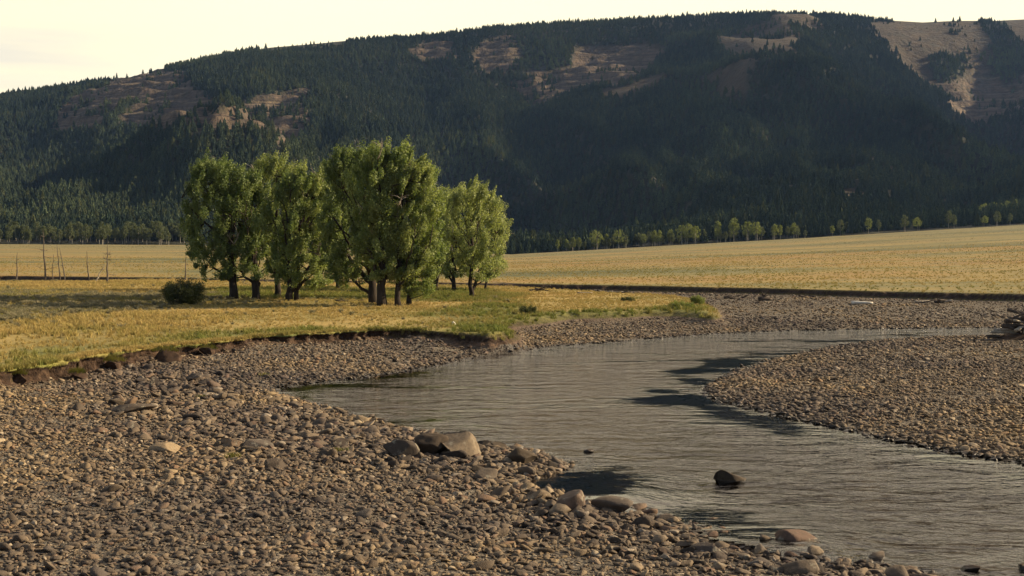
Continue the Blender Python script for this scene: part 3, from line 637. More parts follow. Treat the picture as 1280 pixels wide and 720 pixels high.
# sagebrush
sages = [proto('sage', tuft_mesh('sage', 430 + i, M_SAGE, 46, 1., .5, .05)) for i in range(4)]
X, Y = world_points(-100, 0, 80, 205, 1.6); k = (np.abs(X / Y) < .46); X, Y = X[k], Y[k]; sg = blur_mask(sage_polys, X, Y, 3, 62, 6.); z, sw, sm, sp, _ = ground(X, Y, True)
k = (sm > .5) & (sp < 0) & (rng.random(len(X)) < sg * .9 + .015); X, Y, z = X[k], Y[k], z[k]
X2, Y2 = world_points(-380, 380, 190, 790, .12); k = np.abs(X2 / Y2) < .46; X2, Y2 = X2[k], Y2[k]; z2, _, _, sp2, _ = ground(X2, Y2, True)
k = (sp2 > 1) & (rng.random(len(X2)) < .1 + .9 * sstep(fbm(X2 * .02, Y2 * .035, 111, 4), -.1, .35)); X2, Y2, z2 = X2[k], Y2[k], z2[k]
hs = np.concatenate([rng.uniform(.18, .48, len(X)), rng.uniform(.08, .20, len(X2))]); X, Y, z = np.concatenate([X, X2]), np.concatenate([Y, Y2]), np.concatenate([z, z2]); n = len(X); print('sage', n)
o = scatter('sagebrush', np.stack([X, Y, z], 1), np.stack([hs * 1.5, hs * 1.5, hs], 1), np.stack([np.zeros(n), np.zeros(n), rng.uniform(0, 6.28, n)], 1), sages, rng.random(n))
tag(o, 'low grey green sagebrush dotted over meadow and plain', 'sagebrush', kind='stuff')

# ------------------------------------------------------------------ tubes and trees
def tube(pts, rads, seg=7, Vb=0):
    pts = np.asarray(pts, float); n = len(pts); V = []; F = []
    T = np.gradient(pts, axis=0); T /= np.linalg.norm(T, axis=1)[:, None] + 1e-9
    ref = np.array([0, 0, 1.0]) if abs(T[0][2]) < .8 else np.array([1.0, 0, 0])
    for i in range(n):
        u = np.cross(T[i], ref); u /= np.linalg.norm(u) + 1e-9; v = np.cross(T[i], u)
        for k in range(seg):
            a = 2 * math.pi * k / seg; V.append(pts[i] + rads[i] * (u * math.cos(a) + v * math.sin(a)))
    for i in range(n - 1):
        for k in range(seg):
            q = (k + 1) % seg; F.append((Vb + i * seg + k, Vb + i * seg + q, Vb + (i + 1) * seg + q, Vb + (i + 1) * seg + k))
    c = Vb + len(V); V.append(pts[-1]); V.append(pts[0])
    for k in range(seg):
        q = (k + 1) % seg; F.append((c, c, Vb + (n - 1) * seg + k, Vb + (n - 1) * seg + q)); F.append((c + 1, c + 1, Vb + q, Vb + k))
    return V, F
class Tubes:
    def __init__(s): s.V = []; s.F = []
    def add(s, pts, rads, seg=7):
        V, F = tube(pts, rads, seg, len(s.V)); s.V += V; s.F += F
    def build(s, name, mat, parent=None):
        me = bpy.data.meshes.new(name)
        me.from_pydata([tuple(v) for v in s.V], [], [tuple(dict.fromkeys(f)) for f in s.F]); me.update()
        me.polygons.foreach_set('use_smooth', np.full(len(me.polygons), True)); me.materials.append(mat)
        return obj(name, me, parent)
def bez(a, b, c, n=8):
    t = np.linspace(0, 1, n)[:, None]; return (1 - t) ** 2 * a + 2 * t * (1 - t) * b + t * t * c
def leaves(centers, axes, longs, wids, per, size, rg, asp=.62):
    """leaf-sized diamond faces through ellipsoid plumes"""
    m = len(centers); k = m * per; idx = np.repeat(np.arange(m), per)
    r = rg.normal(size=(k, 3)); r /= np.linalg.norm(r, axis=1)[:, None]; rad = rg.random(k) ** .42
    ax = axes[idx]; loc = r * rad[:, None]
    along = (loc * ax).sum(1)[:, None] * ax; perp = loc - along
    p = centers[idx] + along * longs[idx][:, None] + perp * wids[idx][:, None]
    nrm = r * .9 + rg.normal(size=(k, 3)) * .75 + np.array([0, 0, .25]); nrm /= np.linalg.norm(nrm, axis=1)[:, None]
    u = np.cross(nrm, rg.normal(size=(k, 3))); u /= np.linalg.norm(u, axis=1)[:, None] + 1e-9; v = np.cross(nrm, u)
    s = size * rg.uniform(.6, 1.35, k)[:, None]
    V = np.stack([p - u * s, p - v * s * asp, p + u * s, p + v * s * asp], 1).reshape(-1, 3)
    F = np.arange(k * 4).reshape(-1, 4); return V, F
def cottonwood(px, py, top, left, right, seed, label, leafmat, low=.12, rtrunk=.42, dense=1.0, lean=0.0, group='cottonwood grove on the meadow'):
    rg = np.random.default_rng(seed); x, y, z = place(px, py)
    Hh = (HOR - top) / FPX * y + CAMZ - z; xl, xr = (left - 640) / FPX * y - x, (right - 640) / FPX * y - x
    cx, rx = (xl + xr) / 2, (xr - xl) / 2 * 1.06; ry = rx * .9
    root = empty('cottonwood_tree', (x, y, z)); tag(root, label, 'tree', group)
    env = lambda v: np.interp(v, [0, .12, .35, .6, .8, .92, 1.0], [.45, .72, .93, 1.0, .93, .76, .42])
    top_c = np.array([cx * .8 + lean, 0, Hh * .93]); trunk = bez(np.array([0, 0, -.35]), np.array([lean * .1, 0, Hh * .45]), top_c * np.array([.8, 1, 1]), 14)
    t = np.linspace(0, 1, 14); wood = Tubes(); rr = rtrunk * (1 - t) ** .8 * .82 + .03; rr[0] *= 1.3; rr[1] *= 1.08; trunk[1:-1, :2] += rg.normal(0, .09, (12, 2)); wood.add(trunk, rr, 10)
    limbs = []; nl = rg.integers(8, 12)
    for i in range(nl):
        f = rg.uniform(.10, .62); b = trunk[int(f * 13)]; a = rg.uniform(0, 6.28); v = np.clip(f + rg.uniform(.18, .42), .2, .95); e = env(v)
        tip = np.array([cx + math.cos(a) * rx * e * .85, math.sin(a) * ry * e * .85, Hh * v]); mid = b * .55 + tip * .45; mid[2] -= Hh * .03
        pts = bez(b, mid, tip, 9); pts[1:-1] += rg.normal(0, .08, (7, 3)); r0 = rtrunk * rg.uniform(.28, .5) * (1 - f * .5); wood.add(pts, r0 * (1 - np.linspace(0, 1, 9)) ** .9 + .02, 7); limbs.append(pts)
    allp = np.concatenate(limbs + [trunk[3:]])
    area = rx * Hh; nc_ = int(max(60, area * 2.5 * dense)); C = []; AX = []
    while len(C) < nc_:
        v = rg.uniform(low, 1.0); e = env((v - low) / (1 - low)); a = rg.uniform(0, 6.28); q = rg.uniform(.35, 1) ** .6
        lob = 1 + .16 * math.sin(a * 3 + seed) + .12 * math.sin(v * 14 + seed * 2 + a)
        if v < .30 and rg.random() < .25: continue
        c = np.array([cx + math.cos(a) * rx * e * q * lob * .92, math.sin(a) * ry * e * q * lob * .92, Hh * (v * .955)]); d_ = np.array([math.cos(a) * .45 + .22, math.sin(a) * .35, .95 if v > .35 else rg.uniform(-.1, .8)]); d_ += rg.normal(0, .18, 3); d_ /= np.linalg.norm(d_)
        C.append(c); AX.append(d_)
    for _ in range(int(nc_ * .16)):
        a = rg.uniform(0, 6.28); q = rg.uniform(0, 1) ** .5 * .8; c = np.array([cx + math.cos(a) * rx * q * .8, math.sin(a) * ry * q * .8, Hh * (1.0 - .16 * q * q - rg.uniform(0, .1))]); C.append(c); AX.append(np.array([math.cos(a) * .25 * q + .3, .1, .9]) / 1.0)
    n_top = nc_; nc_ = len(C); C = np.array(C); AX = np.array(AX); AX /= np.linalg.norm(AX, axis=1)[:, None]
    for c in C[::2]:
        j = np.argmin(((allp - c - np.array([0, 0, -.8])) ** 2).sum(1)); b = allp[j]; wood.add(bez(b, (b + c) / 2 + np.array([0, 0, -.25]), c, 5), np.array([.055, .045, .035, .025, .012]), 4)
    for _ in range(3):
        j = rg.integers(0, len(limbs)); b = limbs[j][-1]; e = b + np.array([rg.normal(.2, .5), rg.normal(-.6, .4), rg.uniform(.6, 1.6)]); dd = Tubes(); dd.add(bez(b, (b + e) / 2 + rg.normal(0, .15, 3), e, 6), np.linspace(.055, .012, 6), 5)
        for q_ in range(3): e2 = e + rg.normal(0, .45, 3); dd.add(bez(b * .4 + e * .6, (e + e2) / 2, e2, 4), np.linspace(.025, .008, 4), 4)
        dd.build('dead_limb', M_DRIFT, root)
    wood.build('trunk', M_BARK, root)
    ln = rg.uniform(.6, 1.45, nc_); wd = ln * rg.uniform(.28, .55, nc_); ln[n_top:] *= 1.35; wd[n_top:] *= .75
    V, F = leaves(C, AX, ln, wd, 300, .092, rg)
    obj('crown', mesh_np('crown', V, F, leafmat, False), root); return root
G = [  # px, base, top, left, right, seed, label, pale?, low, r, dense, lean
    (292, 374, 200, 222, 318, 1, 'dark broad cottonwood leaning out at the left end of the grove', 0, .16, .50, 1, -1.0),
    (320, 374, 216, 262, 345, 2, 'cottonwood with a short thick trunk, second from the left end of the grove', 0, .16, .45, .9, 0),
    (346, 372, 196, 300, 385, 3, 'tall cottonwood with pale plumed top in the middle of the left clump', 0, .20, .36, 1, .3),
    (362, 376, 218, 330, 420, 4, 'cottonwood with bare limbs showing, on the near right side of the left clump', 0, .14, .40, .9, 0),
    (371, 376, 210, 350, 422, 5, 'slender cottonwood leaning right beside the thick near trunk of the left clump', 0, .10, .25, .8, .9),
    (402, 364, 222, 380, 432, 6, 'small shaded cottonwood in the gap between the left and middle clumps', 0, .10, .22, .9, 0),
    (422, 363, 232, 398, 452, 7, 'shaded cottonwood standing behind the tall middle clump', 0, .14, .24, .9, 0),
    (468, 380, 186, 396, 485, 8, 'tall dark cottonwood on the left side of the middle clump', 0, .14, .48, 1.1, -.3),
    (478, 383, 178, 440, 528, 9, 'tallest cottonwood, thick trunked, in the middle of the grove', 0, .18, .50, 1.1, 0),
    (498, 383, 192, 462, 552, 10, 'tall cottonwood with a straight dark trunk bare to head height', 0, .22, .30, 1.0, .3),
    (511, 382, 206, 492, 558, 11, 'narrow cottonwood at the right edge of the tall middle clump', 0, .10, .26, 1.1, .3),
    (545, 362, 240, 518, 578, 12, 'shaded cottonwood behind, between the middle and right clumps', 1, .10, .28, .9, 0),
    (566, 364, 238, 542, 600, 13, 'pale cottonwood with a leaning dark limb, left in the right clump', 1, .16, .30, .9, -.4),
    (589, 372, 229, 556, 628, 14, 'pale green cottonwood nearest the front of the right clump', 1, .14, .28, 1.0, 0),
    (608, 364, 250, 588, 637, 15, 'small slender pale cottonwood at the right end of the grove', 1, .16, .16, .9, .3)]
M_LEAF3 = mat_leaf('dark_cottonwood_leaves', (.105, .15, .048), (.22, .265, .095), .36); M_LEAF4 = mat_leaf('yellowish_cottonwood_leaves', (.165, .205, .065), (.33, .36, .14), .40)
for px, b, tp, l_, r_, sd_, lab, pale, low, rt, dn, ln_ in G:
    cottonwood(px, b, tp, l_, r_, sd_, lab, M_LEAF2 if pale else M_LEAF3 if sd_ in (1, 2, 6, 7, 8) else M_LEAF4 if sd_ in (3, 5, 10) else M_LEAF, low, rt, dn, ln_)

# bushes
def bush(px, py, wpx, hpx, seed, label, mat, name='bush', per=130, group=None):
    rg = np.random.default_rng(seed); x, y, z = place(px, py); s = y / FPX; w, h_ = wpx * s / 2, hpx * s
    root = empty(name, (x, y, z)); tag(root, label, 'bush', group); wood = Tubes(); C = []; AX = []
    for i in range(70):
        a = rg.uniform(0, 6.28); q = rg.random() ** .5 * .85; v = rg.uniform(.12, .85) * (1 - .35 * q * q); c = np.array([math.cos(a) * w * q, math.sin(a) * w * q * .8, h_ * v]); C.append(c); AX.append(np.array([math.cos(a) * .6, math.sin(a) * .6, .8]) / 1.0)
        if i % 2 == 0: wood.add(bez(np.array([0, 0, -.1]) + c * [.12, .12, 0], c * [.5, .5, .6], c, 5), np.array([.04, .03, .025, .018, .01]) * h_ / 2, 4)
    wood.build('stems', M_BARK, root); k = len(C); AX = np.array(AX); AX /= np.linalg.norm(AX, axis=1)[:, None]
    V, F = leaves(np.array(C), AX, np.full(k, h_ * .26), np.full(k, h_ * .2), per, h_ * .016 + .014, rg)
    obj('foliage', mesh_np('foliage', V, F, mat, False), root)
bush(229, 381, 54, 34, 31, 'dark rounded bush alone on the dry grass left of the grove', M_BUSH, per=260)
bush(660, 393, 27, 12, 32, 'small dark green bush on the grass tongue right of the grove', M_BUSH)
bush(872, 381, 20, 12, 33, 'green bush crowning the hummock at the tip of the grass tongue', M_ASPEN)
bush(850, 386, 36, 11, 34, 'low spreading bush on the left flank of the grassy hummock', M_ASPEN)
bush(605, 412, 60, 8, 35, 'low leafy mat along the grassy edge above the far shore', M_ASPEN)
bush(785, 377, 22, 6, 36, 'small dark shrub in the middle of the grass tongue', M_BUSH)

# ------------------------------------------------------------------ aspens at the foot of the forest
def aspen_proto(seed, H_=12., rw=3., mat=M_ASPEN, stems=1):
    rg = np.random.default_rng(seed); w = Tubes(); C = []
    for s_ in range(stems):
        x0 = rg.uniform(-.35, .35) * rw * (stems > 1); top = np.array([x0 * 1.6, 0, H_ * .92]); w.add(bez(np.array([x0, 0, -.3]), np.array([x0, 0, H_ * .5]), top, 6), np.array([.22, .17, .14, .11, .08, .04]), 6)
    for i in range(62):
        a = rg.uniform(0, 6.28); v = rg.uniform(.34, .97); e = np.interp(v, [.34, .6, .85, 1], [.55, 1, .75, .25]); q = rg.random() ** .5; C.append((math.cos(a) * rw * e * q, math.sin(a) * rw * e * q, H_ * v))
    C = np.array(C); k = len(C); V, F = leaves(C, np.tile([0, 0, 1.], (k, 1)), rg.uniform(.6, 1.2, k), rg.uniform(.5, .9, k), 34, .24, rg)
    b = bpy.data.meshes.new('trunk'); b.from_pydata([tuple(v) for v in w.V], [], [tuple(dict.fromkeys(f)) for f in w.F]); b.materials.append(M_PALEBARK)
    return b, mesh_np('crown', V, F, mat, False)
AP = [aspen_proto(500, 12, 2.8), aspen_proto(501, 12, 4.7, stems=2), aspen_proto(502, 12, 2.2), aspen_proto(503, 12, 4.2, stems=3)]
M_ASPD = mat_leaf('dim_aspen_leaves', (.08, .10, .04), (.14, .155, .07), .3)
APD = [aspen_proto(510, 12, 2.6, M_ASPD), aspen_proto(511, 12, 3.4, M_ASPD, 2), aspen_proto(512, 12, 2.0, M_ASPD)]
def foot_y(px): return float(np.interp(px, [p[0] for p in foot_px], [p[1] for p in foot_px]))
def aspen(px, hpx, kind, label, group, set_=AP, dist=None, rz=0.):
    d = dist or FOOT - 6; x, y = at_dist(px, d); z = gz(x, y) if d <= FOOT + 5 else float(msample(GRID_MZ, np.array([x]), np.array([y]))[0])
    r = empty('aspen_tree', (x, y, z)); sc = hpx * d / FPX / 11.6; r.scale = (sc, sc, sc); r.rotation_euler.z = rz; tag(r, label, 'tree', group)
    for nm, me in zip(('trunk', 'crown'), set_[kind]): obj(nm, me, r)
right_row = [(697, 17, 2, 'thin bare-stemmed aspen at the left end of the pale row'), (708, 17, 2, 'thin aspen second from the left in the pale row'), (717, 19, 2, 'slim aspen just left of the first broad round crown'), (724, 18, 2, 'slim aspen touching the left side of the first broad round crown'),
    (745, 27, 1, 'broad round-crowned aspen, first of the two big ones in the pale row'), (758, 21, 2, 'slim aspen between the two broad round crowns'), (773, 26, 1, 'broad bright aspen, second of the two big ones in the pale row'), (804, 18, 0, 'small round aspen alone right of the two broad ones'),
    (818, 22, 2, 'thin aspen left of a twin in the middle of the row'), (824, 22, 2, 'thin aspen right of a twin in the middle of the row'), (838, 22, 0, 'dim aspen left of the dense middle cluster'), (852, 27, 3, 'leftmost aspen of the dense bright middle cluster'), (860, 29, 1, 'widest aspen at the centre of the dense bright middle cluster'), (869, 25, 3, 'rightmost aspen of the dense bright middle cluster'),
    (897, 30, 2, 'tall grey-stemmed aspen between the middle cluster and the tallest one'), (917, 33, 0, 'tallest bright pointed aspen of the row'), (934, 27, 3, 'many-stemmed thin-crowned aspen right of the tallest one'), (945, 26, 3, 'grey many-stemmed aspen beside another thin-crowned one'), (968, 22, 0, 'left one of a pair of small aspens far along the row'), (975, 20, 2, 'right one of a pair of small aspens far along the row'), (992, 22, 0, 'last small round aspen at the right end of the pale row')]
for i, (px, h_, k_, lab) in enumerate(right_row): aspen(px, h_ * .86, k_, lab, 'pale aspens along the right forest foot', AP, FOOT - 4 + (i * 7) % 9, i * 1.3)
rg = np.random.default_rng(77)
for i in range(130):
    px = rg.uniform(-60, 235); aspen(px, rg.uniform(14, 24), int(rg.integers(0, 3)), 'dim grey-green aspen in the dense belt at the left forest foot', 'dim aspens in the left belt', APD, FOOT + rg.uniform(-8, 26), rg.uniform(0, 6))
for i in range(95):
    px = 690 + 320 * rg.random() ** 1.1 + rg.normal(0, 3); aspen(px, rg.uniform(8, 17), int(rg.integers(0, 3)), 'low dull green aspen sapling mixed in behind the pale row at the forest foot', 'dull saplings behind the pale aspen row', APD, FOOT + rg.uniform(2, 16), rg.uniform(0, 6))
for i, px in enumerate([1040, 1050, 1058, 1085, 1098, 1130, 1146, 1185, 1192, 1230, 1246, 1262, 1300, 1316]):
    aspen(px, 13 + (i * 5) % 9, [0, 1, 1, 0][i % 4], 'dull green leafy tree at the dark forest edge on the right', 'leafy trees at the right forest edge', (APD if i % 3 else AP), FOOT + 4 + (i * 5) % 12, i)
for i, (px, d) in enumerate([(1228, 930), (1238, 936), (1248, 930), (1258, 938), (1243, 945), (1232, 944), (1268, 934)]):
    aspen(px, 17, 1, 'rounded green tree in the leafy patch within the forest on the right', 'leafy patch within the right forest', AP, d, i)
# lone pines on the bald skyline
pine_meshes = [conifer_mesh('lone_pine', 340 + i, M_NEEDLE) for i in range(2)]
for px, hpx, lab in ((1188, 6, 'small lone pine on the bald skyline, left of the pair'), (1166, 6, 'lone pine on the bald skyline nearest the dark grove'), (161, 6, 'lone pine at the left of the skyline notch above the cliffs'), (181, 8, 'rounded pine right beside the skyline notch above the cliffs')):
    d = CD - 15; x, y = at_dist(px, d); z = float(msample(GRID_MZ, np.array([x]), np.array([y]))[0]); o = obj('pine_tree', pine_meshes[0]); o.location = (x, y, z - .5); s_ = hpx * d / FPX * 1.1; o.scale = (s_ * 1.3, s_ * 1.3, s_); tag(o, lab, 'tree', 'lone pines on the skyline')

# ------------------------------------------------------------------ the air itself
hz = bpy.data.meshes.new('haze'); x0, x1, y0, y1, z0, z1 = -7100, 7100, -5100, 8100, -6, 520
hz.from_pydata([(x0, y0, z0), (x1, y0, z0), (x1, y1, z0), (x0, y1, z0), (x0, y0, z1), (x1, y0, z1), (x1, y1, z1), (x0, y1, z1)], [], [(0, 3, 2, 1), (4, 5, 6, 7), (0, 1, 5, 4), (1, 2, 6, 5), (2, 3, 7, 6), (3, 0, 4, 7)])
hm = bpy.data.materials.new('haze'); hm.use_nodes = True; hm.node_tree.nodes.clear(); hv = hm.node_tree.nodes.new('ShaderNodeVolumePrincipled'); ho = hm.node_tree.nodes.new('ShaderNodeOutputMaterial')
hv.inputs['Color'].default_value = (.30, .50, 1.0, 1); hv.inputs['Density'].default_value = 2.9e-5; hv.inputs['Anisotropy'].default_value = .3
hm.node_tree.links.new(hv.outputs[0], ho.inputs['Volume']); hz.materials.append(hm); tag(obj('haze', hz), kind='stuff')

# ------------------------------------------------------------------ dead snags
def snag(px, base, top, lean, label, mat=M_SNAG, br=6, blen=1.0, r=.13, seed=0):
    rg = np.random.default_rng(900 + seed); x, y, z = place(px, base); H_ = (base - top) / FPX * y; root = empty('dead_tree', (x, y, z)); tag(root, label, 'dead tree', 'dead snags on the left meadow')
    t = Tubes(); pts = bez(np.array([0, 0, -.2]), np.array([lean * .4, 0, H_ * .5]), np.array([lean, 0, H_]), 9); pts[1:, :2] += rg.normal(0, .04, (8, 2)); t.add(pts, np.linspace(r, .03, 9), 7); t.build('trunk', mat, root)
    for i in range(br):
        f = rg.uniform(.3, .95); b = pts[int(f * 8)]; a = rg.uniform(0, 6.28); l_ = blen * rg.uniform(.4, 1) * (1.2 - f * .6); tip = b + np.array([math.cos(a) * l_, math.sin(a) * l_, rg.uniform(-.2, .5) * l_]); q = Tubes(); p_ = bez(b, (b + tip) / 2 + np.array([0, 0, -.1 * l_]), tip, 5); q.add(p_, np.linspace(.035, .012, 5), 5)
        for _ in range(3):
            e = tip + rg.normal(0, .3, 3) * l_ ; q.add(bez(p_[2], (p_[2] + e) / 2, e, 4), np.linspace(.018, .008, 4), 4)
        q.build('branch', mat, root)
snag(21, 350, 313, .1, 'thin dead snag standing alone at the far left of the meadow', br=4, blen=.5, seed=1)
snag(57, 352, 288, -.3, 'tallest grey dead tree with a feathery twiggy top', br=14, blen=1.6, r=.17, seed=2)
snag(66, 352, 318, .1, 'short thin dead stick right beside the tallest snag', br=3, blen=.4, r=.07, seed=3)
snag(76, 353, 306, -.6, 'dark dead pole leaning left, first of a close pair', br=3, blen=.4, r=.12, seed=4)
snag(82, 353, 310, -.9, 'dark dead pole leaning left, right one of a close pair', br=3, blen=.4, r=.12, seed=5)
snag(111, 353, 314, -.3, 'dead pole between the leaning pair and the branchy snag', br=3, blen=.5, r=.11, seed=6)
snag(119, 353, 330, 1.6, 'pale dead trunk leaning right against the branchy snag', M_DRIFT, 2, .6, .12, 7)
snag(134, 353, 306, .1, 'dark branchy dead tree with a tangle of twigs at its right', br=14, blen=2.0, r=.17, seed=8)
snag(232, 351, 317, .1, 'thin dead snag behind the dark rounded bush', br=5, blen=.6, seed=9)

# ------------------------------------------------------------------ driftwood
def log(root, p0, p1, r, mat, seed, name='log'):
    rg = np.random.default_rng(seed); t = Tubes(); p0, p1 = np.array(p0, float), np.array(p1, float); m = (p0 + p1) / 2 + rg.normal(0, .08, 3); pts = bez(p0, m, p1, 7); t.add(pts, r * np.linspace(1, .62, 7) * rg.uniform(.9, 1.1, 7), 9); return t.build(name, mat, root)
def drift_pile(px, py, wpx, hpx, nlogs, seed, label, mats, name='driftwood_pile', rad=.12):
    rg = np.random.default_rng(seed); x, y, z = place(px, py); s = y / FPX; w, h_ = wpx * s, hpx * s
    root = empty(name, (x, y, z)); tag(root, label, 'driftwood', 'driftwood on the gravel flats')
    for i in range(nlogs):
        cx, cy = rg.uniform(-.36, .36) * w, rg.uniform(-.5, .5); L_ = rg.uniform(.25, .6) * w; a = rg.normal(0, .5); zz = rg.uniform(.08, max(.12, h_ * .55)); ti = rg.normal(0, .12) * L_
        log(root, (cx - math.cos(a) * L_ / 2, cy - math.sin(a) * L_ / 2, max(.05, zz - ti)), (cx + math.cos(a) * L_ / 2, cy + math.sin(a) * L_ / 2, max(.05, zz + ti)), rad * rg.uniform(.5, 1.2), mats[i % len(mats)], seed * 31 + i)
    for i in range(nlogs):
        b = np.array([rg.uniform(-.4, .4) * w, rg.uniform(-.3, .3), h_ * .3]); e = b + np.array([rg.normal(0, .5), rg.normal(0, .4), rg.uniform(.3, .8) * h_]); q = Tubes(); q.add(bez(b, (b + e) / 2 + rg.normal(0, .1, 3), e, 5), np.linspace(.04, .012, 5), 5); q.build('branch', mats[-1], root)
drift_pile(758, 363, 62, 7, 9, 1, 'tangle of bleached and dark driftwood at the foot of the far bank', [M_DRIFT, M_DRIFTD, M_DRIFTD])
drift_pile(680, 364, 34, 6, 5, 2, 'low dark driftwood tangle behind the grass tongue', [M_DRIFTD, M_SNAG])
drift_pile(920, 374, 28, 8, 5, 3, 'dark driftwood snag with upturned branches right of the hummock', [M_DRIFTD])
drift_pile(1165, 379, 46, 6, 6, 4, 'pale and dark driftwood heap right of the lone white log', [M_DRIFTD, M_DRIFT])
drift_pile(1010, 366, 20, 4, 3, 5, 'few dark sticks on the gravel left of the white log', [M_DRIFTD])
x, y, z = place(955, 376); r_ = empty('tree_stump', (x, y, z)); tag(r_, 'dark upturned tree stump with spiky roots on the gravel flat', 'stump')
t = Tubes(); t.add(bez(np.array([-.6, 0, .1]), np.array([0, 0, .35]), np.array([.9, .1, .1]), 6), np.array([.3, .34, .3, .25, .2, .14]), 9); t.build('trunk', M_DRIFTD, r_)
for i in range(7):
    a = -.9 + i * .33; q = Tubes(); q.add(bez(np.array([-.1, 0, .3]), np.array([.1 * a, 0, .6]), np.array([a * .6, rg.normal(0, .2), rg.uniform(.6, 1.25)]), 5), np.linspace(.09, .02, 5), 5); q.build('root', M_DRIFTD, r_)
m_w = mat_plain_col('whitened_wood', (.42, .38, .31), (.75, .70, .60), 5)
x, y, z = place(1080, 381); o = log(None, (-1.3, .2, .20), (.9, -.1, .17), .19, m_w, 61, 'driftwood_log'); o.location = (x, y, z); tag(o, 'single bleached white log lying on the open gravel flat', 'log')
x, y, z = place(683, 367); o = log(None, (-.9, 0, .1), (.9, .1, .1), .09, M_DRIFT, 62, 'driftwood_log'); o.location = (x + 4.5, y, z); tag(o, 'short pale log lying beside the grass behind the tongue', 'log')
x, y, z = place(400, 377); o = log(None, (-1.6, 0, .1), (1.6, .3, .12), .13, M_DRIFTD, 63, 'fallen_log'); o.location = (x + 3, y, z); tag(o, 'dark fallen log in the grass between left and middle clumps', 'log')
# log jam at the right edge
x, y, z = place(1268, 424); jam = empty('log_jam', (x, y, z)); tag(jam, 'dark pile of stacked logs and earth on the bar at the right edge', 'log pile'); rg = np.random.default_rng(5)
me = rock_mesh('earth_mound', 4, 71, (6.4, 4.0, 2.6), M_SOIL, 2, .5); o = obj('earth_mound', me, jam); o.location = (1.6, .4, .25)
for i, (a, b, zz, rr, mt) in enumerate([(-1.6, 3.2, .75, .13, M_DRIFT), (-1.2, 3.6, 1.0, .17, M_DRIFTD), (-1.0, 2.0, 1.25, .15, M_DRIFTD), (-.6, 3.6, 1.38, .16, M_SNAG), (.4, 3.8, 1.62, .19, M_DRIFTD), (.7, 3.4, 1.88, .18, M_DRIFTD), (-1.8, .2, .5, .12, M_DRIFT), (-2.0, 1.5, .25, .13, M_DRIFTD)]):
    log(jam, (a, rg.uniform(-1.0, -.2), zz + rg.normal(0, .06)), (b, rg.uniform(-.5, .6), zz + rg.normal(0, .08)), rr, mt, 80 + i)
for i in range(16):
    a_ = rg.uniform(-.9, .9); c_ = (rg.uniform(-1.2, 3.2), rg.uniform(-1.6, .2), rg.uniform(.5, 1.9)); l_ = rg.uniform(.5, 1.5); tz0 = rg.uniform(-.5, .5) * l_
    log(jam, (c_[0] - math.cos(a_) * l_, c_[1] - math.sin(a_) * l_, max(.1, c_[2] - tz0)), (c_[0] + math.cos(a_) * l_, c_[1] + math.sin(a_) * l_, max(.1, c_[2] + tz0)), rg.uniform(.05, .13), [M_DRIFTD, M_SNAG, M_DRIFTD, M_DRIFT][i % 4], 120 + i, 'branch')
for i in range(34):
    b = np.array([rg.uniform(.3, 3.2), rg.uniform(-.6, .4), 1.7]); e = b + np.array([rg.normal(0, .5), rg.normal(0, .3), rg.uniform(.1, .7)]); q = Tubes(); q.add(bez(b, (b + e) / 2, e, 4), np.linspace(.05, .015, 4), 5); q.build('branch', M_DRIFTD, jam)

